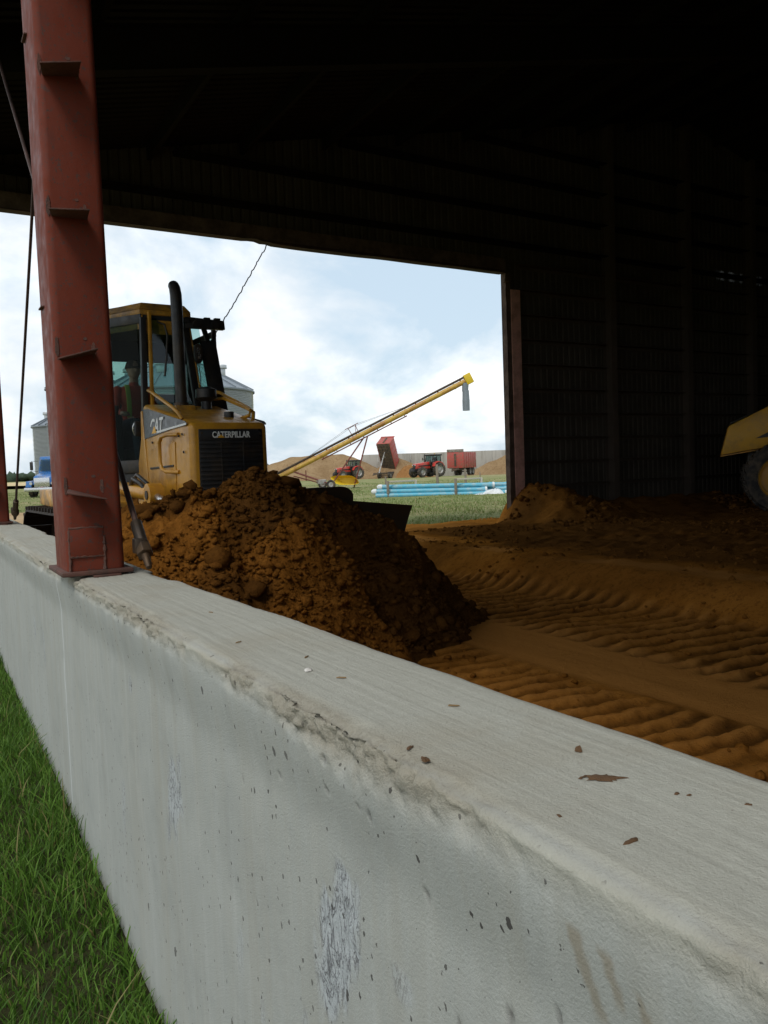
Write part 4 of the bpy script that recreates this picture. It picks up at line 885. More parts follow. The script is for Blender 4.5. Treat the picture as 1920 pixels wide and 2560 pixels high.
# mirror
mb = MB(); mb.prism([(a * .05 + .225, b * .11 + zf(2.76)) for a, b in [(math.cos(2 * PI * k / 16) * (abs(math.cos(2 * PI * k / 16)) ** -.4 if abs(math.cos(2 * PI * k / 16)) > .2 else 1), math.sin(2 * PI * k / 16)) for k in range(16)]], lambda a, b, t: (t, a, b), -1.40, -1.36); mir = P(mb, 'mirror', M['black_paint'], .006)
mb = MB(); mb.prism([(.207, zf(2.70)), (.243, zf(2.70)), (.243, zf(2.82)), (.207, zf(2.82))], lambda a, b, t: (t, a, b), -1.359, -1.355); P(mb, 'mirror_glass', M['chrome'], 0, mir)
mb = MB(); mb.tube([(-1.38, .225, zf(2.66)), (-1.36, .235, zf(2.5)), (-1.33, .22, zf(2.35))], .006, 6); P(mb, 'mirror_wire', M['black_paint'], 0, mir)
mb = MB(); mb.tube([(-1.46, -.20, zf(3.10)), (-1.44, -.12, zf(3.07)), (-1.42, -.10, zf(2.95)), (-1.39, -.13, zf(2.72)), (-1.36, -.17, zf(2.5))], .012, 8); P(mb, 'wiper', M['black_paint'])
# seat
mb = MB(); mb.box((-2.78, -.42, zf(1.75)), (-2.28, .10, zf(1.95))); seat = P(mb, 'seat', M['seat_cloth'], .05)
mb = MB(); mb.hexa([(-2.80, -.40, zf(1.93)), (-2.80, .08, zf(1.93)), (-2.92, .08, zf(1.93)), (-2.92, -.40, zf(1.93)), (-2.90, -.38, zf(2.45)), (-2.90, .06, zf(2.45)), (-3.0, .06, zf(2.45)), (-3.0, -.38, zf(2.45))]); P(mb, 'seat_back', M['seat_cloth'], .04, seat)
mb = MB(); mb.box((-2.72, -.36, zf(1.5)), (-2.36, .04, zf(1.75))); P(mb, 'seat_base', M['black_paint'], .02, seat)
for s in (-1, 1):
    mb = MB(); mb.box((-2.62, -.16 + s * .33 - .06, zf(1.5)), (-2.15, -.16 + s * .33 + .06, zf(2.14))); pod = P(mb, 'control_pod', M['cab_lining'], .03)
    mb = MB(); mb.tube([(-2.20, -.16 + s * .33, zf(2.13)), (-2.18, -.16 + s * .33, zf(2.24))], [.02, .03], 8); P(mb, 'lever', M['black_paint'], 0, pod)
# lower body, frames and tracks
mb = MB(); mb.hexa([(-.1, -.38, zf(.45)), (-.1, .38, zf(.45)), (-3.2, .40, zf(.45)), (-3.2, -.40, zf(.45)), (-.1, -.38, zf(.86)), (-.1, .38, zf(.86)), (-3.2, .40, zf(1.28)), (-3.2, -.40, zf(1.28))]); P(mb, 'main_frame', M['dark_yellow'], .02)
for s in (-1, 1):
    mb = MB(); mb.prism([(-1.22, zf(1.10)), (-1.78, zf(1.20)), (-1.66, zf(1.45)), (-1.46, zf(1.82)), (-1.43, zf(2.12)), (-1.38, zf(2.12))], lambda a, b, t: (a, s * t, b), .36, .435); P(mb, 'rear_cowl', M['cat_yellow'], .006)
    mb = MB(); mb.prism([(-1.3, zf(1.06)), (-3.3, zf(1.12)), (-3.3, zf(1.30)), (-1.75, zf(1.30)), (-1.3, zf(1.16))], lambda a, b, t: (a, s * t, b), .42, 1.18); P(mb, 'fender', M['dark_yellow'], .01)
    # blade lift cylinder
    mb = MB(); mb.tube([(-1.75, s * .60, zf(1.30)), (-.66, s * .60, zf(1.24))], .075, 16); cylb = P(mb, 'lift_cylinder', M['cat_yellow'], .004)
    mb = MB(); mb.lathe([(.045, -.07), (.115, -.07), (.115, .07), (.045, .07), (.045, -.07)], (-.55, s * .60, zf(1.235)), 'y', 20); P(mb, 'cylinder_eye', M['cat_yellow'], 0, cylb)
    mb = MB(); mb.cyl((-.55, s * .52, zf(1.235)), (-.55, s * .68, zf(1.235)), .044, .044, 14); P(mb, 'pin', M['steel_dark'], 0, cylb)
    mb = MB(); mb.tube([(-.50, s * .60, zf(1.23)), (.86, s * .56, zf(.92))], .035, 12); P(mb, 'piston_rod', M['chrome'], 0, cylb)
    mb = MB(); mb.tube([(-1.25, s * .63, zf(1.33)), (-1.05, s * .66, zf(1.40)), (-.85, s * .64, zf(1.35)), (-.75, s * .62, zf(1.28))], .022, 8); mb.tube([(-1.4, s * .58, zf(1.36)), (-1.1, s * .60, zf(1.44)), (-.8, s * .58, zf(1.34))], .020, 8); P(mb, 'hydraulic_hose', M['black_paint'], 0, cylb)
    mb = MB(); mb.prism([(-.95, zf(1.22)), (-.62, zf(1.16)), (-.70, zf(.75)), (-1.0, zf(.70))], lambda a, b, t: (a, s * t, b), .56, .64); P(mb, 'cylinder_bracket', M['dark_yellow'], .006)
    # track: shoes round an oval, roller frame, sprocket, idler
    tr_ = empty('track'); tr_.parent = doz
    xa, xb, zc, rr_ = -.45, -3.25, .425, .425; yo, yi = 1.34, .74
    path = []
    nst = 48; per = 2 * (xa - xb) + 2 * PI * rr_
    for k in range(nst):
        t = per * k / nst
        if t < xa - xb: path.append(((xa - t, zc - rr_), -PI / 2))
        elif t < xa - xb + PI * rr_: a = -PI / 2 - (t - (xa - xb)) / rr_; path.append(((xb + rr_ * math.cos(a), zc + rr_ * math.sin(a)), a))
        elif t < 2 * (xa - xb) + PI * rr_: path.append(((xb + t - (xa - xb) - PI * rr_, zc + rr_), PI / 2))
        else: a = PI / 2 - (t - 2 * (xa - xb) - PI * rr_) / rr_; path.append(((xa + rr_ * math.cos(a), zc + rr_ * math.sin(a)), a))
    hl = per / nst * .48
    mb = MB(); mb.prism([(-hl, -.012), (hl, -.012), (hl, .012), (-hl * .6, .012), (-hl * .7, .060), (-hl * .9, .060), (-hl * .95, .012), (-hl, .012)], lambda a, b, t: (b, t, a), -(yo - yi) / 2, (yo - yi) / 2)
    shoe = mb.build('shoe', M['track_steel'], tr_, 0)
    for k, ((x_, z_), a) in enumerate(path):
        sh = shoe if k == 0 else shoe.copy()
        if k: COL.objects.link(sh); sh.parent = tr_
        sh.location = (x_, s * (yo + yi) / 2, z_); sh.rotation_euler = (0, -a, 0)
    mb = MB(); mb.prism([(xa - .1, .2), (xb + .2, .2), (xb + .3, .66), (xa - .2, .66)], lambda a, b, t: (a, s * t, b), .80, 1.05); mb.build('roller_frame', M['dark_yellow'], tr_, .02)
    for xw, nm in ((xa, 'idler'), (xb, 'sprocket')):
        mb = MB(); mb.lathe([(0, -.10), (.30, -.10), (.34, -.05), (.34, .05), (.30, .10), (0, .10)], (xw, s * .93, zc), 'y', 24); mb.build(nm, M['track_steel'], tr_, 0)
# push frame and blade
for s in (-1, 1):
    mb = MB(); mb.beam((-.9, s * .46, zf(.62)), (.9, s * .46, zf(.50)), .12, .20); P(mb, 'push_arm', M['dark_yellow'], .02)
bl = MB(); prof_ = []
def bx(zz_): return 1.12 + .16 * ((zz_ - .62) / .55) ** 2 - .05
nzb = 12
def btop(y):
    a = abs(y)
    if a < .46: return 1.275
    if a < .64: return 1.275 - .135 * (1 - math.sqrt(max(0, 1 - ((a - .46) / .18) ** 2)))
    return 1.140 - .075 * (a - .64) / .66
yb = sorted(set([-1.30, -1.28, -1.1, -.9, -.75, -.66, -.641] + [-.64 + .02 * k for k in range(10)] + [-.3, -.15, 0, .15, .3] + [.46 + .02 * k for k in range(10)] + [.641, .66, .75, .9, 1.1, 1.28, 1.30]))
vv = []; 
for y in yb:
    tz = btop(y)
    for k in range(nzb + 1):
        t = k / nzb; zz_ = .22 + (tz - .22) * t
        yy = y if abs(y) < 1.27 else y - math.copysign(.14 * (1 - t), y)
        vv.append((bx(zz_), yy, zf(zz_)))
nb = len(vv); vv += [(a - .05, b, c_) for a, b, c_ in vv]; m_ = nzb + 1; ff = []
for i in range(len(yb) - 1):
    for k in range(nzb):
        a = i * m_ + k; ff += [(a, a + m_, a + m_ + 1, a + 1), (nb + a, nb + a + 1, nb + a + m_ + 1, nb + a + m_)]
    a = i * m_ + nzb; ff.append((a, a + m_, nb + a + m_, nb + a)); a = i * m_; ff.append((a, nb + a, nb + a + m_, a + m_))
for i in (0, len(yb) - 1):
    for k in range(nzb):
        a = i * m_ + k; ff.append((a, a + 1, nb + a + 1, nb + a))
bl.add(vv, ff); blade = P(bl, 'blade', M['blade_steel'], 0); blade['label'] = 'dark curved dozer blade with a raised rounded middle'
mb = MB(); mb.beam((1.09, -1.27, zf(.20)), (1.09, 1.27, zf(.20)), .03, .12); P(mb, 'cutting_edge', M['steel_dark'], .004, blade)
mb = MB(); mb.beam((1.03, -1.2, zf(.8)), (1.03, 1.2, zf(.8)), .08, .18); P(mb, 'back_rib', M['dark_yellow'], .01, blade)

# ------------------------------------------------------------------ driver in the cab
def person():
    bm = bmesh.new()
    def ell(c_, r_, rot=(0, 0, 0), sub=3):
        mat4 = Matrix.Translation(c_) @ Euler(rot).to_matrix().to_4x4() @ Matrix.Diagonal((*r_, 1)); bmesh.ops.create_icosphere(bm, subdivisions=sub, radius=1, matrix=mat4)
    def limb(pts_, rs):
        for (p0, r0), (p1, r1) in zip(zip(pts_, rs), zip(pts_[1:], rs[1:])):
            p0, p1 = Vector(p0), Vector(p1); nn = max(3, int((p1 - p0).length / (min(r0, r1) * .45)) + 1)
            for k in range(nn + 1):
                t = k / nn; rr_ = r0 + (r1 - r0) * t
                bmesh.ops.create_icosphere(bm, subdivisions=2, radius=rr_, matrix=Matrix.Translation(p0.lerp(p1, t)))
    # x forward, y left, z up from the seat cushion
    ell((0, 0, .09), (.13, .18, .12)); ell((-.03, 0, .25), (.115, .165, .17)); ell((-.03, 0, .42), (.125, .185, .16)); ell((-.03, 0, .50), (.09, .19, .075))
    limb([(-.02, 0, .55), (0, 0, .64)], [.062, .056])
    ell((.02, 0, .755), (.098, .078, .122)); ell((.045, 0, .70), (.066, .058, .062)); limb([(.112, 0, .765), (.128, 0, .735)], [.012, .017])
    for s in (-1, 1):
        ell((.01, s * .079, .755), (.022, .012, .034), (0, 0, 0), 2)
        limb([(-.03, s * .195, .50), (.03, s * .245, .26)], [.062, .047]); limb([(.03, s * .245, .26), (.27, s * .225, .205)], [.046, .032])
        h0 = Vector((.30, s * .222, .205)); ell(h0 + Vector((.03, 0, 0)), (.048, .038, .022), (0, .15, 0), 2)
        for k, ln_ in enumerate((.060, .072, .067, .052)):
            yy = (-.027 + .018 * k) * s; p0 = h0 + Vector((.062, yy, .006))
            limb([p0, p0 + Vector((ln_ * .45, 0, .004)), p0 + Vector((ln_ * .75, 0, -.022)), p0 + Vector((ln_ * .62, 0, -.045))], [.0095, .009, .0085, .008])
        limb([h0 + Vector((.02, -s * .034, 0)), h0 + Vector((.05, -s * .052, -.012)), h0 + Vector((.075, -s * .045, -.03))], [.012, .010, .009])
        limb([(.02, s * .10, .09), (.42, s * .13, .11)], [.088, .062]); limb([(.42, s * .13, .11), (.50, s * .13, -.34)], [.058, .042])
        limb([(.50, s * .13, -.37), (.60, s * .14, -.39), (.66, s * .14, -.395)], [.045, .042, .036])
    me = bpy.data.meshes.new('driver_body'); bm.to_mesh(me); bm.free()
    tmp = bpy.data.objects.new('tmp_body', me); COL.objects.link(tmp)
    rm = tmp.modifiers.new('r', 'REMESH'); rm.mode = 'VOXEL'; rm.voxel_size = .008; rm.use_smooth_shade = True
    sm = tmp.modifiers.new('s', 'SMOOTH'); sm.factor = .5; sm.iterations = 3
    dg = bpy.context.evaluated_depsgraph_get(); me2 = bpy.data.meshes.new_from_object(tmp.evaluated_get(dg)); me2.name = 'person'
    bpy.data.objects.remove(tmp); me2.materials.clear()
    for k in ('vest', 'skin', 'jeans', 'boot'): me2.materials.append(M[k])
    n_ = len(me2.polygons); cc = np.zeros(n_ * 3, np.float32); me2.polygons.foreach_get('center', cc); cc = cc.reshape(-1, 3)
    mi = np.zeros(n_, np.int32)
    mi[(cc[:, 2] > .60)] = 1; mi[(cc[:, 0] > .26) & (cc[:, 2] > .13) & (np.abs(cc[:, 1]) > .15)] = 1
    mi[(cc[:, 2] < .14) & (cc[:, 0] > -.2) & (np.abs(cc[:, 1]) < .215)] = 2; mi[cc[:, 2] < -.32] = 3
    me2.polygons.foreach_set('material_index', mi)
    return me2
pe = link('person', person(), None); pe.parent = None
sl = Vector((-2.58, -.16, 1.95 - DZ))
ra = R(-87); wx = Vector((2.65 + sl.x * math.cos(ra) - sl.y * math.sin(ra), 7.70 + sl.x * math.sin(ra) + sl.y * math.cos(ra), 1.955))
pe.location = wx; pe.rotation_euler = (0, 0, ra)
tag(pe, 'driver in a reddish shirt with green safety stripes, seated in the bulldozer cab', 'person')
mb = MB()
for s in (-1, 1):
    pts_ = [(.075, s * .095, .16), (.097, s * .095, .28), (.103, s * .10, .40), (.078, s * .10, .50), (.035, s * .10, .565)]
    for a, b in zip(pts_[:-1], pts_[1:]): mb.beam(a, b, .055, .012, (1, 0, .2))
mb.build('safety_stripe', M['hivis'], pe, .002)
mb = MB(); mb.lathe([(.0, .135), (.05, .128), (.085, .085), (.103, .035), (.105, .015)], (.01, 0, .745), 'z', 18); mb.prism([(.09, -.06), (.17, -.045), (.185, 0), (.17, .045), (.09, .06)], lambda a, b, t: (a, b, t), .765, .777); mb.build('cap', M['hair'], pe)

# ------------------------------------------------------------------ yellow roller machine at the right edge
ml = Vector((14.94, 10.53, 0)); az = math.atan2(-.489, .872)
rol = empty('soil_compactor', (14.42, 9.99, .28), R(-51), 'yellow machine with big black tyres, cut by the picture edge, inside the barn', 'compactor')
Q = lambda mb_, nm, m, bev=0.0, par=None: mb_.build(nm, m, par or rol, bev)
# local x to the picture's right (the machine's forward), z up; hood rear at the left
mb = MB(); poly = [(-1.16, 1.14), (-1.02, 1.68), (-.92, 1.73), (-.50, 1.935), (.10, 2.23), (1.3, 2.6), (1.3, 1.45), (.35, 1.42), (-.02, 1.40), (-.30, 1.30), (-.42, 1.25)]
mb.prism(poly, lambda a, b, t: (a, t, b), -.62, 1.0); hd = Q(mb, 'engine_hood', M['roller_yellow'], .03)
mb = MB(); mb.prism([(-1.158, 1.108), (-.36, 1.232), (-.36, 1.250), (-1.162, 1.135)], lambda a, b, t: (a, t, b), -.64, 1.0); Q(mb, 'hood_trim', M['dark_yellow'], .004)
mb = MB(); mb.prism([(-.56, 1.43), (-.32, 1.55), (.9, 1.60), (.9, 1.50), (-.30, 1.45)], lambda a, b, t: (a, t, b), -.628, -.60); Q(mb, 'vent', M['black_paint'], .004)
mb = MB(); mb.prism([(-.98, 1.72), (-.60, 1.90), (-.60, 1.915), (-1.0, 1.735)], lambda a, b, t: (a, t, b), -.60, .9); Q(mb, 'rubber_strip', M['black_paint'], .004)
mb = MB(); mb.box((-.7, -.40, .45), (1.6, .75, 1.2)); Q(mb, 'chassis', M['black_paint'], .03)
for yy in (-.75, .75):
    wh = empty('wheel', (-.13, yy, .69)); wh.parent = rol
    mb = MB(); mb.lathe([(.40, -.24), (.50, -.27), (.60, -.26), (.635, -.20), (.645, -.1), (.645, .1), (.635, .20), (.60, .26), (.50, .27), (.40, .24)], (0, 0, 0), 'y', 40)
    for k in range(26):
        a = 2 * PI * k / 26
        for s in (-1, 1):
            p0 = (.640 * math.cos(a), s * .02, .640 * math.sin(a)); p1 = (.642 * math.cos(a + .10), s * .25, .642 * math.sin(a + .10)); mb.beam(p0, p1, .05, .04, (math.cos(a), 0, math.sin(a)))
    mb.build('tyre', M['rubber'], wh)
    mb = MB(); mb.lathe([(.41, -.25), (.43, -.22), (.37, -.20), (.36, -.05), (.30, -.04), (.16, -.10), (.14, -.16), (0, -.17)], (0, 0, 0), 'y', 32); mb.lathe([(.41, .25), (.43, .22), (.37, .20), (.36, .05), (.0, .04)], (0, 0, 0), 'y', 32); mb.build('rim', M['roller_yellow'], wh)
mb = MB(); mb.box((1.3, -.6, 1.2), (1.38, .9, 2.95)); mb.box((2.5, -.6, 1.2), (2.58, .9, 2.95)); mb.box((1.1, -.75, 2.95), (2.8, 1.05, 3.05)); Q(mb, 'canopy', M['cat_yellow'], .02)
mb = MB(); mb.lathe([(0, -1.0), (.70, -1.0), (.75, -.97), (.75, .97), (.70, 1.0), (0, 1.0)], (3.6, .1, .75), 'y', 40); Q(mb, 'drum', M['steel_dark'])
mb = MB(); mb.box((1.6, -.3, .6), (2.7, .5, .95)); mb.box((2.6, -1.15, .6), (4.5, -1.05, .95)); mb.box((2.6, 1.25, .6), (4.5, 1.35, .95)); mb.box((2.55, -1.15, .6), (2.75, 1.35, .95)); Q(mb, 'drum_frame', M['dark_yellow'], .02)

# ------------------------------------------------------------------ hanging cable in the doorway
pts_ = []
for k in range(70):
    t = k / 69; x_ = 5.0 - 1.30 * (1 - (1 - t) ** 1.25) - .35 * t * t * 0
    z_ = 4.98 - 2.05 * t ** 1.0 - .32 * math.sin(PI * t) * .55
    pts_.append((x_ + .012 * (random.random() - .5), 12.34 + .012 * (random.random() - .5), z_ + .01 * math.sin(k * 1.7)))
for k in range(1, 12): pts_.append((3.70 - .10 * k ** .5, 12.34, 2.93 - .245 * k))
mb = MB(); mb.tube(pts_, .0085, 6)
o = mb.build('hanging_cable', M['cable_black'], None); tag(o, 'thin black cable hanging from the doorway header', 'cable')
# origin near its top
# ------------------------------------------------------------------ debris on the wall top
def blob(name, cx_, cy_, pts_, h_, m, label, cat, group=None):
    zt = wall_top(cy_) + .0008
    mb_ = MB(); n_ = len(pts_)
    ring0 = [(a, b, 0) for a, b in pts_]; ring1 = [(a * .82, b * .82, h_ * (.6 + .6 * random.random())) for a, b in pts_]
    mb_.add(ring0 + ring1 + [(0, 0, h_ * 1.1)], [(i, (i + 1) % n_, n_ + (i + 1) % n_, n_ + i) for i in range(n_)] + [(n_ + i, n_ + (i + 1) % n_, 2 * n_) for i in range(n_)])
    o_ = mb_.build(name, m, None, 0, 60); o_.location = (cx_, cy_, zt); return tag(o_, label, cat, group)
# long smear: x across the wall (view right-and-away), y along it
rr_ = [1.0, .85, 1.1, .7, 1.0, .8, 1.25, .9, .75, 1.1, .85, 1.0, .7, 1.15, .9, 1.0, .8, 1.1]
sm_pts = []
for k in range(36):
    a = 2 * PI * k / 36; r0 = .55 + .5 * float(vn(k * .9, 2.0, 3)) + (.35 if k % 7 == 0 else 0)
    u_, v_ = .0225 * math.cos(a) * r0, .0125 * math.sin(a) * r0
    sm_pts.append((u_ * .85 + v_ * .35, -u_ * .52 + v_ * .9))
blob('mud_smear', .674, .701, sm_pts, .0012, M['mud_dry'], 'dark ragged smear of dried mud on the wall top', 'mud smear')
tail = [(.0, .0), (.004, .003), (.009, .002), (.013, .005), (.012, .007), (.007, .005), (.002, .006), (-.003, .003)]
blob('mud_smear', .655, .716, [(a - .005, b - .003) for a, b in tail], .001, M['mud_dry'], 'curled tail of mud beside the large dried smear', 'mud smear')
def small(pos, r_, nm, m, label, cat, group, h_=.003, el=1.8):
    a0_ = random.random() * PI; p_ = []
    for k in range(11):
        a = 2 * PI * k / 11; rr2 = r_ * (.7 + .6 * random.random()); u_, v_ = el * rr2 * math.cos(a), rr2 * math.sin(a)
        p_.append((u_ * math.cos(a0_) - v_ * math.sin(a0_), u_ * math.sin(a0_) + v_ * math.cos(a0_)))
    blob(nm, pos[0], pos[1], p_, h_, m, label, cat, group)
small((.536, .872), .0042, 'mud_crumb', M['mud_dry'], 'brown mud crumb by the broken front edge of the wall', 'mud crumb', 'crumbs of dried mud on the wall top')
small((.545, .925), .0035, 'mud_crumb', M['mud_dry'], 'thin flat flake of brown mud farther along the broken edge', 'mud crumb', 'crumbs of dried mud on the wall top', .001, 2.6)
small((.713, .787), .0045, 'pebble', M['mud_dry'], 'single dark grey pebble on the middle of the wall top', 'pebble', None, .006, 1.2)
small((.578, .567), .0032, 'mud_crumb', M['mud_dry'], 'narrow curved mud crumb nearest to the camera', 'mud crumb', 'crumbs of dried mud on the wall top', .0012, 3.2)
for (a, b) in ((.703, .622), (.711, .612), (.561, .650), (.74, .56)):
    small((a, b), .0018 + .001 * random.random(), 'mud_crumb', M['mud_dry'], 'tiny speck of brown mud on the near part of the wall top', 'mud crumb', 'tiny mud specks on the wall top', .001, 1.6)
small((.615, 1.407), .0065, 'stone_chip', M['chip'], 'pale stone chip lying on the wall top', 'stone chip', None, .004, 1.5)
for (a, b) in ((.64, 1.318), (.66, 1.515), (.60, 1.75), (.68, 2.2), (.70, 1.05)):
    small((a, b), .0018, 'wood_shred', M['straw'], 'short brown wood shred scattered on the wall top', 'wood shred', 'wood shreds on the wall top', .002, 5.0)

# ------------------------------------------------------------------ pipes, racks, posts in the meadow
pd = Vector((4.0, -2.28, -.06)); pdir = pd.normalized()
pn = Vector((-pdir.y, pdir.x, 0)).normalized()
base_p = Vector((19.15, 35.1, 0))
def pipe(off_along, off_back, zc, ln_, label, wrap):
    p0 = base_p + pdir * off_along - pn * 0 + pn * off_back; p0.z = zc
    o_ = empty('water_pipe', p0, 0, label, 'pipe', 'blue plastic pipes stacked in the meadow')
    o_.rotation_euler = pdir.to_track_quat('X', 'Z').to_euler()
    r_ = .116
    mb_ = MB(); mb_.lathe([(r_, .0), (r_, ln_ - .30), (r_ + .022, ln_ - .22), (r_ + .022, ln_), (r_ + .004, ln_), (r_ - .008, ln_ - .2), (r_ - .01, .0), (r_, .0)], (0, 0, 0), 'x', 22); mb_.build('barrel', M['pvc_blue'], o_)
    if 1 in wrap:
        mb_ = MB(); mb_.lathe([(r_ + .028, ln_ - .09), (r_ + .032, ln_ - .02), (r_ + .024, ln_ + .012), (r_ - .02, ln_ + .012), (r_ - .03, ln_ - .05)], (0, 0, 0), 'x', 18); mb_.build('end_ring', M['plastic_white'], o_)
    if 0 in wrap:
        mb_ = MB(); mb_.lathe([(r_ + .012, .12), (r_ + .02, .04), (r_ + .006, -.06), (.06, -.13), (0, -.10)], (0, 0, 0), 'x', 14)
        mb_.v = [(a + .02 * random.random(), b + .015 * (random.random() - .5), c_ + .015 * (random.random() - .5)) for a, b, c_ in mb_.v]; mb_.build('end_wrap', M['plastic_white'], o_)
    if 2 in wrap:
        mb_ = MB(); mb_.prism([(.42, -.05), (.50, -.05), (.50, .05), (.42, .05)], lambda a, b, t: (a, -math.sqrt(max(0, (r_ + t) ** 2 - b * b)), b), .002, .004); mb_.build('paper_label', M['white_print'], o_)
    return o_
pipe(.10, -.16, .03, 5.5, 'lowest blue pipe at the front of the stack', (1,))
pipe(.02, -.02, .225, 5.45, 'blue pipe on the middle layer with a white wrapped end and paper label', (0, 1, 2))
pipe(.30, .12, .435, 5.55, 'uppermost blue pipe of the stack at its front', (0, 1))
pipe(.55, .22, .03, 5.9, 'blue pipe lying hidden low behind the front one', (1,))
pipe(.80, .30, .225, 5.8, 'blue pipe of the middle layer sticking out to the right with a white ring', (1,))
pipe(.95, .42, .42, 5.75, 'upper rear blue pipe whose ringed end sticks out farthest', (1,))
pipe(2.0, .75, .225, 5.6, 'blue pipe reaching behind the barn corner', (1,))
# crumpled plastic sheets by the pipe ends
def crumple(name, c_, sx, sy, h_, label):
    n_ = 26; u, v = np.meshgrid(np.linspace(-1, 1, n_), np.linspace(-1, 1, n_), indexing='ij')
    e = np.maximum(0, 1 - u ** 2) ** .5 * np.maximum(0, 1 - v ** 2) ** .5
    z_ = h_ * (e * (.55 + .5 * ridged(u * 2 + 5, v * 2, 3, int(c_[0] * 10) % 9)) ) - .02
    x_ = u * sx * (1 + .15 * fbm(u * 2, v * 2, 2, 3)); y_ = v * sy * (1 + .15 * fbm(u * 2, v * 2, 2, 5))
    V_ = np.stack([x_ * pdir.x + y_ * pn.x, x_ * pdir.y + y_ * pn.y, z_], -1).reshape(-1, 3)
    o_ = np_mesh(name, V_, grid_faces(n_, n_), M['plastic_white'], smooth=False); o_.location = c_; tag(o_, label, 'plastic sheet')
pz = float(gz(24.2, 32.2))
crumple('plastic_sheet', tuple(base_p + pdir * 5.75 - pn * .42 + Vector((0, 0, pz))), .52, .30, .36, 'crumpled white plastic sheet heaped by the pipe ends')
crumple('plastic_sheet', tuple(base_p + pdir * 5.05 - pn * .62 + Vector((0, 0, pz))), .40, .25, .14, 'flat white plastic sheet lying in front of the pipe ends')
def wpost(name, p_, h_, r_, m, label, group='weathered fence posts in the meadow', cat='fence post'):
    zb = float(gz(p_[0], p_[1])) - .15
    mb_ = MB(); mb_.tube([(0, 0, 0), (.01, .005, h_ * .5), (.0, .012, h_ + .15)], [r_, r_ * .95, r_ * .85], 8)
    o_ = mb_.build(name, m, None, .004); o_.location = (p_[0], p_[1], zb); return tag(o_, label, cat, group)
def rack(pa, pb, label, h_=.78):
    za = float(gz(*pa)); rt_ = empty('pipe_rack', (pa[0], pa[1], za), 0, label, 'pipe rack', 'wooden racks around the pipe stack')
    d_ = Vector((pb[0] - pa[0], pb[1] - pa[1], 0)); za2 = float(gz(*pb)) - za
    mb_ = MB(); mb_.beam((0, 0, -.1), (0, 0, h_), .10, .10); mb_.build('front_post', M['old_wood'], rt_, .006)
    mb_ = MB(); mb_.beam(d_ + Vector((0, 0, za2 - .1)), d_ + Vector((0, 0, h_ - .005)), .08, .08); mb_.build('rear_post', M['pale_wood'], rt_, .006)
    mb_ = MB(); e = d_.normalized() * .07; mb_.beam(e + Vector((0, 0, h_ - .04)), d_ - e + Vector((0, 0, h_ - .04)), .05, .08); mb_.build('rail', M['pale_wood'], rt_, .006)
rack((19.65, 34.55), (21.35, 34.75), 'wooden rack with a pale rail at the left part of the pipes')
rack((22.45, 32.9), (24.05, 33.0), 'wooden rack with a pale rail at the right part of the pipes')
for px_, d_, h_, r_, lb_ in ((1092, 62, 1.55, .11, 'tall grey fence post in front of the right tractor'), (1162.5, 64, 1.15, .09, 'grey fence post in front of the right trailer'), (963, 64, .75, .08, 'short grey fence post left of the pipes'), (1199, 70, .8, .05, 'thin stake before the concrete bunker wall')):
    wpost('fence_post', W((px_ - 960 + 4) / 2070 * d_, d_)[:2], h_, r_, M['old_wood'], lb_)

# ------------------------------------------------------------------ grain auger
au = empty('grain_auger', (27.0, 56.0, -.1), 0, 'long yellow grain auger raised on red legs, grey spout at its top', 'grain auger')
ao = Vector((27.0, 56.0, -.1))
def A(p): return Vector(p) - ao
lo = Vector((23.234, 58.119, .705)); hi = Vector((36.3, 51.25, 7.66)); ad = (hi - lo).normalized()
lo2 = lo - ad * 1.9
aside = ad.cross(Vector((0, 0, 1))).normalized(); aup = aside.cross(ad).normalized()
mb = MB(); mb.tube([A(lo2), A(hi)], .185, 18); P(mb, 'main_tube', M['auger_yellow'], 0, au)
for k in range(8):
    c_ = lo + (hi - lo) * (.06 + .125 * k); mb = MB(); mb.tube([A(c_ - ad * .05), A(c_ + ad * .05)], .205, 18); P(mb, 'tube_joint', M['auger_yellow'], 0, au)
mb = MB(); mb.tube([A(lo2 + aup * .30), A(hi + aup * .30)], .085, 10); P(mb, 'drive_shaft', M['steel_dark'], 0, au)
mb = MB()
for k in range(9):
    c_ = lo + (hi - lo) * (.05 + .115 * k); mb.beam(A(c_ + aup * .15), A(c_ + aup * .30), .04, .10)
P(mb, 'shaft_hanger', M['rust_red'], 0, au)
mb = MB(); mb.tube([A(lo + (hi - lo) * .24 - aup * .30), A(lo + (hi - lo) * .68 - aup * .30)], .045, 8)
for k in range(7):
    c_ = lo + (hi - lo) * (.25 + .07 * k); mb.beam(A(c_ - aup * .17), A(c_ - aup * .30), .03, .06)
P(mb, 'under_track', M['rust_red'], 0, au)
mb = MB(); e = hi + ad * .12; mb.beam(A(e - aup * .34), A(e + aup * .44), .48, .55, tuple(ad)); P(mb, 'head_box', M['hopper_yellow'], .04, au)
sp = hi - ad * .15
mb = MB(); mb.tube([A(sp - Vector((0, 0, .15))), A(sp - Vector((0, 0, .75)) - ad * .05)], [.25, .24], 16); mb.tube([A(sp - Vector((0, 0, .70))), A(sp - Vector((0, 0, 1.45)) + aside * 0)], [.25, .27], 16); mb.tube([A(sp - Vector((0, 0, 1.40))), A(sp - Vector((0, 0, 2.2)) - ad * 0)], [.28, .27], 16); P(mb, 'spout', M['galv_roof'], 0, au)
apex = lo + (hi - lo) * .468 - aup * .28
for (fx, s, lbl) in (((26.75, 56.10), 1, 'left'), ((28.53, 55.10), -1, 'right')):
    mb = MB(); f_ = Vector((fx[0] , fx[1] - .2 * s, -.05)); mb.tube([A(apex + Vector((0, .25 * s, 0))), A(f_)], .055, 8); P(mb, 'leg', M['rust_red'], 0, au)
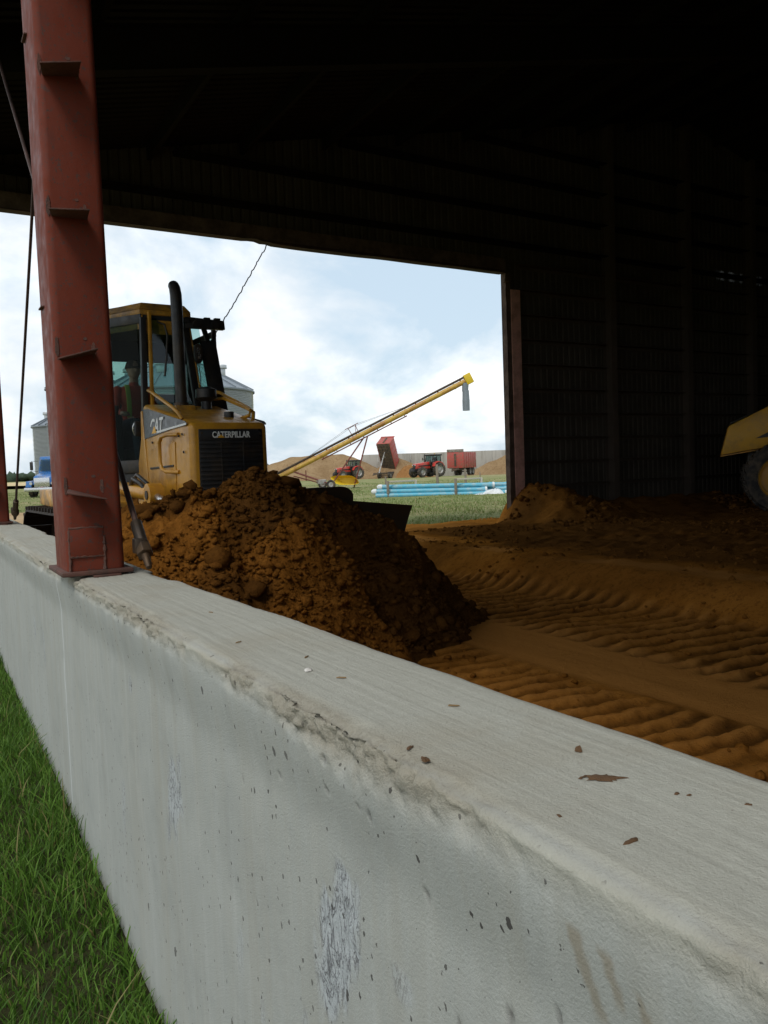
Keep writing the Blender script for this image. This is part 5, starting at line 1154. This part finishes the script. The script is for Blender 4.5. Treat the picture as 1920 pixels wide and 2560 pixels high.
for fx in ((26.75, 56.1), (26.9, 57.9)):
    wh = empty('wheel', A((fx[0] + (.1 if fx[0] > 27 else 0), fx[1] - .55, .24)), R(-29)); wh.parent = au
    mb = MB(); mb.lathe([(.18, -.10), (.30, -.11), (.34, -.06), (.34, .06), (.30, .11), (.18, .10)], (0, 0, 0), 'y', 20); mb.build('tyre', M['rubber'], wh)
    mb = MB(); mb.lathe([(0, -.07), (.19, -.09), (.19, .09), (0, .07)], (0, 0, 0), 'y', 16); mb.build('rim', M['rim_grey'], wh)
ta, tb = Vector((24.484, 57.461, 1.30)), Vector((27.0, 56.0, .22))
mb = MB(); dz0 = Vector((0, .12, .0))
for o_ in (Vector((0, .3, .08)), Vector((0, -.3, -.05))): mb.tube([A(ta + o_), A(tb + o_)], .045, 8)
mb.tube([A(ta + Vector((.1, 0, -.35))), A(tb + Vector((-.6, 0, .05)))], .04, 8)
for t in (.2, .4, .6, .8): mb.tube([A(ta.lerp(tb, t) + Vector((0, .3, .08))), A(ta.lerp(tb, t) + Vector((0, -.3, -.05)))], .03, 6)
mb.tube([A(Vector((25.4, 57.0, .55))), A(Vector((25.4, 57.0, 1.35)))], .04, 6)
P(mb, 'drawbar', M['rust_red'], 0, au)
mb = MB(); mb.box(A((26.0, 56.0, .30)), A((26.6, 56.5, .62))); P(mb, 'gear_box', M['rim_grey'], .03, au)
kp = Vector((28.81, 55.19, 3.83)); kt = kp + aup * .75
mb = MB(); mb.tube([A(kp - ad * .25), A(kt - ad * .3)], .025, 6); mb.tube([A(kp + ad * .25), A(kt + ad * .3)], .025, 6); mb.tube([A(kt - ad * .55), A(kt + ad * .55)], .03, 6); mb.tube([A(kp), A(kt + ad * .3)], .02, 6); P(mb, 'king_post', M['rust_red'], 0, au)
mb = MB()
for o_ in (-.4, .4): mb.tube([A(lo + (hi - lo) * .12 + aup * .2), A(kt + ad * o_), A(lo + (hi - lo) * .74 + aup * .25)], .010, 5)
P(mb, 'truss_cable', M['cable_black'], 0, au)
# intake hopper: open yellow tub leaning on the grass
mb = MB(); hc = Vector((27.75, 55.45, .10))
ra_, rb_ = [], []
for k in range(14):
    a = 2 * PI * k / 14
    cx_, cz_ = math.copysign(abs(math.cos(a)) ** .6, math.cos(a)), math.copysign(abs(math.sin(a)) ** .6, math.sin(a))
    ra_.append(Vector((ct, -st, 0)) * (.95 * cx_ + .10 - .30 * cz_) + Vector((0, 0, .36 * cz_ + .42)) + Vector((st, ct, 0)) * (-.25 + .35 * cz_))
    rb_.append(Vector((ct, -st, 0)) * (.62 * cx_ + .35 - .25 * cz_) + Vector((0, 0, .24 * cz_ + .36)) + Vector((st, ct, 0)) * .6)
mb.add([hc + v - ao for v in ra_] + [hc + v - ao for v in rb_], [(i, (i + 1) % 14, 14 + (i + 1) % 14, 14 + i) for i in range(14)] + [tuple(range(14, 28))]); P(mb, 'intake_hopper', M['hopper_yellow'], 0, au)

# ------------------------------------------------------------------ tractors and tipping trailers
def head(pos, a):       # yaw so that local +x points a degrees left of straight at the camera
    v_ = -Vector((pos[0], pos[1], 0)).normalized(); lf = Vector((-ct, st, 0)); d_ = v_ * math.cos(R(a)) + lf * math.sin(R(a)); return math.atan2(d_.y, d_.x)
def awheel(par, c_, r_, w_, rim_r):
    wh = empty('wheel', c_); wh.parent = par
    mb_ = MB(); mb_.lathe([(rim_r, -w_ * .46), (r_ * .86, -w_ * .5), (r_ * .96, -w_ * .42), (r_ * .97, 0), (r_ * .96, w_ * .42), (r_ * .86, w_ * .5), (rim_r, w_ * .46)], (0, 0, 0), 'y', 28)
    for k in range(18):
        a = 2 * PI * k / 18
        for s in (-1, 1):
            p0 = (r_ * .97 * math.cos(a), 0, r_ * .97 * math.sin(a)); p1 = (r_ * .97 * math.cos(a + .22), s * w_ * .48, r_ * .97 * math.sin(a + .22)); mb_.beam(p0, p1, .05, .07, (math.cos(a), 0, math.sin(a)))
    mb_.build('tyre', M['rubber'], wh)
    mb_ = MB(); mb_.lathe([(rim_r * 1.02, -w_ * .42), (rim_r * .9, -w_ * .3), (rim_r * .8, -w_ * .1), (rim_r * .4, -w_ * .16), (0, -w_ * .18)], (0, 0, 0), 'y', 20); mb_.lathe([(rim_r * 1.02, w_ * .42), (rim_r * .9, w_ * .3), (rim_r * .8, w_ * .1), (rim_r * .4, w_ * .16), (0, w_ * .18)], (0, 0, 0), 'y', 20); mb_.build('rim', M['rim_grey'], wh)
def tractor(pos, a, label):
    t = empty('farm_tractor', pos, head(pos, a), label, 'tractor', 'red farm tractors at the bunker')
    B = lambda mb_, nm, m, bev=.0, par=None: mb_.build(nm, m, par or t, bev)
    for s in (-1, 1):
        awheel(t, (0, s * .93, .93), .93, .54, .50); awheel(t, (2.75, s * .88, .66), .66, .44, .36)
        mb_ = MB(); mb_.prism([(-.75, 1.35), (-.45, 1.80), (.15, 2.02), (.75, 1.85), (1.0, 1.35), (.9, 1.35), (.68, 1.74), (.15, 1.90), (-.38, 1.70), (-.62, 1.35)], lambda p_, q_, tt: (p_, s * tt, q_), .55, 1.20); B(mb_, 'fender', M['red_paint'], .02)
        mb_ = MB(); mb_.box((3.36, s * .25 - .10, 1.50), (3.42, s * .25 + .10, 1.62)); B(mb_, 'headlight', M['chrome'], .01)
        mb_ = MB(); mb_.tube([(.95, s * .75, 2.3), (1.05, s * 1.05, 2.3)], .02, 6); mb_.box((1.02, s * 1.05 - .09, 2.15), (1.06, s * 1.05 + .09, 2.5)); B(mb_, 'mirror', M['black_paint'], .01)
    mb_ = MB(); mb_.hexa([(1.0, -.42, 1.1), (3.35, -.34, 1.05), (3.35, .34, 1.05), (1.0, .42, 1.1), (1.0, -.40, 1.98), (3.30, -.30, 1.72), (3.30, .30, 1.72), (1.0, .40, 1.98)]); B(mb_, 'bonnet', M['red_paint'], .07)
    mb_ = MB(); mb_.box((3.30, -.27, .98), (3.39, .27, 1.60)); B(mb_, 'grille', M['black_paint'], .02)
    mb_ = MB(); mb_.hexa([(1.05, -.425, 1.42), (2.9, -.375, 1.38), (2.9, .375, 1.38), (1.05, .425, 1.42), (1.05, -.425, 1.62), (2.9, -.37, 1.50), (2.9, .37, 1.50), (1.05, .425, 1.62)]); B(mb_, 'side_vent', M['black_paint'], .01)
    mb_ = MB(); mb_.box((-.5, -.35, .55), (3.3, .35, 1.12)); mb_.box((2.6, -.75, .58), (2.9, .75, .76)); mb_.box((3.35, -.4, .7), (3.75, .4, 1.05)); B(mb_, 'chassis', M['black_paint'], .03)
    mb_ = MB(); mb_.box((-.62, -.72, 1.05), (1.0, .72, 1.62)); B(mb_, 'cab_base', M['black_paint'], .04)
    for (x0_, x1_) in ((.98, .78), (-.6, -.5), (.1, .1)):
        for s in (-1, 1):
            mb_ = MB(); mb_.beam((x0_, s * .70, 1.6), (x1_, s * .66, 2.72), .07, .07); B(mb_, 'cab_pillar', M['black_paint'], .01)
    mb_ = MB(); mb_.hexa([(-.57, -.67, 1.63), (.94, -.67, 1.63), (.94, .67, 1.63), (-.57, .67, 1.63), (-.48, -.63, 2.70), (.76, -.63, 2.70), (.76, .63, 2.70), (-.48, .63, 2.70)]); B(mb_, 'cab_glass', M['tractor_glass'])
    mb_ = MB(); mb_.box((-.70, -.78, 2.70), (.95, .78, 2.90)); B(mb_, 'cab_roof', M['black_paint'], .06)
    mb_ = MB(); mb_.box((-.2, -.25, 1.65), (.25, .25, 2.0)); mb_.box((-.3, -.25, 1.9), (-.15, .25, 2.5)); B(mb_, 'seat', M['seat_cloth'], .05)
    mb_ = MB(); mb_.tube([(1.15, -.56, 1.2), (1.15, -.56, 2.85), (1.08, -.56, 2.95)], [.09, .075, .06], 10); B(mb_, 'exhaust', M['black_paint'])
    mb_ = MB(); mb_.tube([(1.15, .56, 1.5), (1.15, .56, 2.2)], .10, 10); B(mb_, 'air_intake', M['black_paint'], .01)
    mb_ = MB(); mb_.box((.35, .70, .45), (.75, 1.0, .52)); mb_.box((.35, .70, .75), (.75, 1.0, .82)); mb_.box((.35, .70, 1.02), (.75, .98, 1.09)); B(mb_, 'steps', M['black_paint'], .01)
    mb_ = MB(); mb_.lathe([(.0, .16), (.05, .15), (.06, 0)], (-.5, -.5, 2.9), 'z', 10); B(mb_, 'beacon', M['auger_yellow'])
    return t
def trailer(pos, a, tilt, label, mud):
    t = empty('tipping_trailer', pos, head(pos, a), label, 'trailer', 'red tipping trailers behind the tractors')
    B = lambda mb_, nm, m, bev=.0, par=None: mb_.build(nm, m, par or t, bev)
    for xw in (-3.1, -4.35):
        for s in (-1, 1): awheel(t, (xw, s * .92, .52), .52, .42, .28)
    mb_ = MB()
    for s in (-1, 1): mb_.box((-5.3, s * .45 - .06, .72), (.2, s * .45 + .06, .95))
    mb_.box((-3.2, -.85, .45), (-3.0, .85, .6)); mb_.box((-4.45, -.85, .45), (-4.25, .85, .6)); mb_.box((-.1, -.5, .72), (.1, .5, .95)); mb_.box((-5.3, -.5, .72), (-5.1, .5, .95)); B(mb_, 'chassis', M['trailer_under'], .02)
    mb_ = MB(); mb_.tube([(.15, -.40, .84), (1.5, 0, .62)], .07, 8); mb_.tube([(.15, .40, .84), (1.5, 0, .62)], .07, 8); B(mb_, 'drawbar', M['trailer_under'])
    hx, hz0 = -5.2, 1.02; cti, sti = math.cos(R(tilt)), math.sin(R(tilt))
    def T(p_): x_, y_, z_ = p_[0] - hx, p_[1], p_[2] - hz0; return (hx + x_ * cti - z_ * sti, y_, hz0 + x_ * sti + z_ * cti)
    def tb_(a_, b_): mb2_ = MB(); mb2_.box(a_, b_); mb2_.v = [T(v) for v in mb2_.v]; return mb2_
    Lb, Hb = 5.1, 2.05
    bd = B(tb_((hx - .1, -1.08, 1.02), (hx + Lb, 1.08, 1.10)), 'box_floor', M['trailer_under'], .01)
    for s in (-1, 1):
        o_ = B(tb_((hx - .1, s * 1.14 - .035, 1.02), (hx + Lb, s * 1.14 + .035, 1.1 + Hb)), 'box_side', M['trailer_red'], .01)
        for k in range(6):
            xk = hx + .15 + k * .95; B(tb_((xk - .05, s * 1.20 - .024, 1.03), (xk + .05, s * 1.20 + .024, 1.06 + Hb)), 'side_rib', M['trailer_red'], .005, o_)
    fr = B(tb_((hx + Lb + .002, -1.17, 1.02), (hx + Lb + .07, 1.17, 1.14 + Hb)), 'box_front', M['trailer_red'], .01)
    B(tb_((hx + Lb - .02, -1.18, 1.145 + Hb), (hx + Lb + .12, 1.18, 1.50 + Hb)), 'front_board', M['trailer_grey'] if mud else M['trailer_red'], .01, fr)
    B(tb_((hx + Lb + .072, -.13, 1.3), (hx + Lb + .16, .13, .9 + Hb)), 'cylinder_box', M['trailer_under'], .01, fr)
    for k in (-.45, .45): B(tb_((hx - .05, k - .05, .955), (hx + Lb, k + .05, 1.018)), 'floor_beam', M['trailer_under'], .005, bd)
    for k in range(9):
        xk = hx + .3 + k * .55; B(tb_((xk - .03, -1.05, .965), (xk + .03, 1.05, 1.017)), 'cross_member', M['trailer_under'], .0, bd)
    # ram from chassis to the box front
    top = Vector(T((hx + Lb * (.72 if tilt > 5 else .9), 0, .95))); bot = Vector((-.9, 0, .85))
    mb_ = MB(); mb_.tube([bot, bot.lerp(top, .45)], .10, 12); mb_.tube([bot.lerp(top, .45), bot.lerp(top, .75)], .075, 12); mb_.tube([bot.lerp(top, .75), top], .055, 12); B(mb_, 'hoist_ram', M['rim_grey'])
    if tilt > 5:
        mb_ = MB(); mb_.beam(T((hx - .12, -1.12, 1.1 + Hb)), (hx - 1.2, -1.12, 1.1), .05, .1); B(mb_, 'tailgate_arm', M['trailer_red'])
        B(tb_((hx + 2.6, -.6, 1.0), (hx + 3.1, -.1, 1.019)), 'mud_patch', M['trailer_grey'], 0, bd)
    return t
def on(p_): return (p_[0], p_[1], float(gz(p_[0], p_[1])))
rt_c = W((1078 - 960) / 2070 * 107 + .6, 107); lt_c = W((882 - 960) / 2070 * 127 + .6, 127)
tractor((rt_c.x, rt_c.y, -.13), 52, 'red tractor hitched to the lowered red trailer, right of the pair')
tractor((lt_c.x, lt_c.y, -.33), 58, 'red tractor in front of the raised dump trailer, partly behind the auger legs')
tp1 = W((1143 - 960) / 2070 * 111, 111.5); tp2 = W((948 - 960) / 2070 * 131, 131)
trailer((tp1.x, tp1.y, -.15), 20, 0, 'red dump trailer with a grey front board, box lowered', True)
trailer((tp2.x - .2, tp2.y, -.50), 24, 62, 'red dump trailer tipping its raised box with the dark underside showing', False)

# ------------------------------------------------------------------ concrete bunker wall and spoil piles
bw = empty('bunker_wall', (78, 117, 0), 0, 'pale stained concrete bunker wall behind the tractors and trailers', 'wall')
w0, w1 = W(-3.5, 141), W(52, 141); dw = (w1 - w0); nw = 20
for k in range(nw):
    a, b = w0 + dw * (k / nw) + dw.normalized() * .02, w0 + dw * ((k + 1) / nw)
    mb = MB(); mb.beam(Vector((a.x - 78, a.y - 117, 1.43)), Vector((b.x - 78, b.y - 117, 1.43)), .30, 4.15); mb.build('wall_panel', M['bunker'], bw, .03)
def mound(name, l, d, rl, rd, h_, m, label, seed, flat=0.0, n_=70):
    u, v = np.meshgrid(np.linspace(-1, 1, n_), np.linspace(-1, 1, n_), indexing='ij')
    rr2 = np.sqrt(u * u + v * v); prof2 = np.clip((1 - rr2) / (1 - flat), 0, 1)
    prof2 = prof2 * (2 - prof2) * .35 + prof2 * .65
    z_ = h_ * prof2 * (1 + .22 * fbm(u * 2, v * 2, 3, seed)) + .03 * h_ * fbm(u * 9, v * 9, 3, seed + 3) - .25 * np.clip(rr2 - .9, 0, 1) - .05 - .03 * h_ * ridged(u * 7 + v * 2, v * 1.0, 2, seed) * (prof2 > .05)
    cl_, cd_ = l + u * rl, d + v * rd; X2, Y2 = cl_ * ct + cd_ * st, -cl_ * st + cd_ * ct; c0 = W(l, d, float(gz(W(l, d).x, W(l, d).y)))
    V_ = np.stack([X2 - c0.x, Y2 - c0.y, gz(X2, Y2) - c0.z + z_], -1).reshape(-1, 3)
    o_ = np_mesh(name, V_, grid_faces(n_, n_), m); o_.location = c0; return tag(o_, label, 'soil pile')
mound('spoil_pile', (800 - 960) / 2070 * 140, 142, 13.5, 9, 4.0, M['far_soil'], 'broad sandy spoil pile behind the left tractor', 3, .35)
mound('spoil_pile', (700 - 960) / 2070 * 132, 134, 9, 5, 1.7, M['far_soil'], 'low tan spoil pile under the auger foot', 9, .2)
mound('spoil_pile', (1000 - 960) / 2070 * 136, 137, 6.5, 3.5, 3.2, M['far_soil'], 'brown spoil pile between the two trailers against the bunker wall', 5)
mound('spoil_pile', (1030 - 960) / 2070 * 134, 135.5, 4.0, 2.6, 2.3, M['tipped_soil'], 'fresh orange soil pile just tipped by the raised trailer', 15)
mound('spoil_pile', (1285 - 960) / 2070 * 136, 136, 8.0, 5, 3.6, M['far_soil'], 'sandy spoil pile beside the barn corner, against the bunker wall', 7)
mound('spoil_pile', (880 - 960) / 2070 * 150, 154, 30, 6, 2.2, M['far_soil'], 'long low ridge of soil at the far end of the bunker', 12, .4)

# ------------------------------------------------------------------ grain bins
def bin_(l, d, r_, ze, label, vents=4):
    c_ = W(l, d); zg = float(gz(c_.x, c_.y)) - .2
    b_ = empty('grain_bin', (c_.x, c_.y, zg), 0, label, 'grain bin', 'corrugated steel grain bins')
    ring = 1.12; H_ = ze - zg; nr = int(H_ / ring) + 1; rh = H_ / nr
    pr_ = []; nn = 9
    for k in range(nn * 4 + 1):
        zz_ = rh * k / (nn * 4); pr_.append((r_ + .05 * math.sin(2 * PI * k / 4), zz_))
    mb_ = MB(); mb_.lathe(pr_, (0, 0, 0), 'z', 72); r0 = mb_.build('wall_ring', M['galv'], b_, 0, 80)
    for k in range(1, nr):
        c2 = r0.copy(); COL.objects.link(c2); c2.parent = b_; c2.location = (0, 0, rh * k); s_ = 1 - .0015 * (k % 2); c2.scale = (s_, s_, 1)
    apz = H_ + r_ * .56
    mb_ = MB(); mb_.lathe([(r_ + .16, H_ - .10), (r_ + .16, H_ + .0), (.55, apz - .56 * .55), (.55, apz - .1), (0, apz)], (0, 0, 0), 'z', 48); rf = mb_.build('roof', M['galv_roof'], b_, 0, 20)
    mb_ = MB()
    for k in range(24):
        a = 2 * PI * k / 24; mb_.beam(((r_ + .15) * math.cos(a), (r_ + .15) * math.sin(a), H_ + .05), (.6 * math.cos(a), .6 * math.sin(a), apz - .56 * .6 + .05), .05, .08)
    mb_.build('roof_ribs', M['galv_roof'], rf)
    for k in range(vents):
        a = 2 * PI * k / vents - .55; p_ = Vector((r_ * .62 * math.cos(a), r_ * .62 * math.sin(a), H_ + .56 * r_ * .38 - .05))
        mb_ = MB(); mb_.cyl(p_, p_ + Vector((0, 0, .55)), .28, .28, 14); mb_.cyl(p_ + Vector((0, 0, .52)), p_ + Vector((0, 0, .78)), .40, .38, 14); mb_.build('roof_vent', M['galv'], rf, .02)
    mb_ = MB(); a = math.atan2(-c_.y, -c_.x) - .5; er = Vector((math.cos(a), math.sin(a), 0)); es = Vector((-math.sin(a), math.cos(a), 0))
    for s in (-1, 1): mb_.beam(er * (r_ + .2) + es * .22 * s + Vector((0, 0, .8)), er * (r_ + .2) + es * .22 * s + Vector((0, 0, H_ + .1)), .04, .04); mb_.beam(er * (r_ + .2) + es * .22 * s + Vector((0, 0, H_ + .12)), er * .8 + es * .22 * s + Vector((0, 0, apz - .3)), .04, .04)
    for k in range(int(H_ / .35)): mb_.beam(er * (r_ + .2) - es * .2 + Vector((0, 0, .9 + k * .35)), er * (r_ + .2) + es * .2 + Vector((0, 0, .9 + k * .35)), .03, .03)
    mb_.build('ladder', M['galv'], b_)
bin_((454 - 960) / 2070 * 60, 60, 5.45, 7.2, 'large corrugated grain bin with roof vents, right behind the bulldozer')
bin_((235 - 960) / 2070 * 72, 72, 3.3, 9.0, 'tall corrugated grain bin seen through the bulldozer cab')
bin_((182 - 960) / 2070 * 76, 76, 3.0, 6.1, 'corrugated grain bin standing behind the blue truck', 2)

# ------------------------------------------------------------------ blue flatbed truck
tpz = W((152 - 960) / 2070 * 57, 57)
tk = empty('flatbed_truck', (tpz.x, tpz.y, .17), head(tpz, 22), 'blue flatbed truck parked on the grass, half hidden by the near post', 'truck')
B = lambda mb_, nm, m, bev=.0, par=None: mb_.build(nm, m, par or tk, bev)
for s in (-1, 1):
    awheel(tk, (1.75, s * 1.0, .50), .50, .28, .28)
    for xw in (-3.4, -4.6): awheel(tk, (xw, s * .95, .50), .50, .50, .28)
    mb = MB(); mb.prism([(1.05, .75), (1.15, 1.15), (2.45, 1.1), (2.55, .7), (2.35, .7), (2.2, 1.0), (1.35, 1.0), (1.2, .75)], lambda p_, q_, t: (p_, s * t, q_), .75, 1.16); B(mb, 'fender', M['truck_blue'], .03)
    mb = MB(); mb.tube([(.85, s * 1.05, 1.75), (.95, s * 1.42, 1.80), (.95, s * 1.42, 2.45), (.7, s * 1.05, 2.45)], .02, 6); mb.box((.92, s * 1.42 - .10, 1.85), (.99, s * 1.42 + .10, 2.4)); B(mb, 'mirror', M['black_paint'], .01)
    mb = MB(); mb.cyl((2.62, s * .72, .95), (2.68, s * .72, .95), .10, .10, 12); B(mb, 'headlight', M['chrome'])
mb = MB(); mb.hexa([(.95, -.85, .95), (2.6, -.68, .85), (2.6, .68, .85), (.95, .85, .95), (.95, -.80, 1.72), (2.5, -.60, 1.42), (2.5, .60, 1.42), (.95, .80, 1.72)]); B(mb, 'bonnet', M['truck_blue'], .08)
mb = MB(); mb.box((2.56, -.52, .72), (2.64, .52, 1.32)); B(mb, 'grille', M['chrome'], .02)
mb = MB(); mb.box((2.60, -1.15, .42), (2.78, 1.15, .68)); B(mb, 'bumper', M['chrome'], .03)
mb = MB(); mb.hexa([(-.55, -1.05, .95), (1.0, -1.05, .95), (1.0, 1.05, .95), (-.55, 1.05, .95), (-.55, -1.0, 2.75), (.62, -1.0, 2.75), (.62, 1.0, 2.75), (-.55, 1.0, 2.75)]); cabt = B(mb, 'cab', M['truck_blue'], .08)
mb = MB(); mb.hexa([(.93, -.88, 1.78), (.94, -.88, 1.78), (.94, .88, 1.78), (.93, .88, 1.78), (.72, -.84, 2.55), (.735, -.84, 2.55), (.735, .84, 2.55), (.72, .84, 2.55)]); 
mb.v = [(a + .035, b, c_) for a, b, c_ in mb.v]; B(mb, 'windscreen', M['tractor_glass'], 0, cabt)
for s in (-1, 1):
    mb = MB(); mb.hexa([(-.2, s * 1.052, 1.75), (.72, s * 1.052, 1.75), (.72, s * 1.062, 1.75), (-.2, s * 1.062, 1.75), (-.2, s * 1.032, 2.45), (.52, s * 1.032, 2.45), (.52, s * 1.042, 2.45), (-.2, s * 1.042, 2.45)]); B(mb, 'side_window', M['tractor_glass'], 0, cabt)
    mb = MB(); mb.tube([(-.25, s * .55, 2.78), (-.25, s * .55, 2.86)], .07, 10); B(mb, 'roof_light', M['chrome'], .01, cabt)
mb = MB(); mb.box((-6.0, -.45, .62), (1.0, .45, .92)); B(mb, 'chassis', M['black_paint'], .02)
mb = MB(); mb.box((-6.2, -1.2, 1.08), (-.7, 1.2, 1.24)); B(mb, 'flat_deck', M['pale_wood'], .02)
mb = MB(); mb.box((-.85, -1.2, 1.245), (-.75, 1.2, 2.2)); B(mb, 'headboard', M['truck_blue'], .02)
for s in (-1, 1):
    mb = MB(); mb.box((-.3, s * .95 - .14, .42), (.55, s * .95 + .14, .92)); B(mb, 'tool_box', M['truck_red'], .02)
    mb = MB(); mb.cyl((-2.0, s * .85, .70), (-.6, s * .85, .70), .27, .27, 16); B(mb, 'fuel_tank', M['rim_grey'], .03)

# ------------------------------------------------------------------ far tree line
n = 900
l_ = np.linspace(-900, 700, n) + 8 * (RNG.random(n) - .5); d_ = 760 + 60 * RNG.random(n)
hh = 5.0 + 4.5 * vn(l_ * .02, l_ * 0, 6) + 2.0 * RNG.random(n)
P3 = np.stack([l_ * ct + d_ * st, -l_ * st + d_ * ct, -1.6 + hh * .5], -1)
o = clods('treeline', P3, hh * .62, M['treeline']); o['label'] = 'far dark line of trees on the horizon'
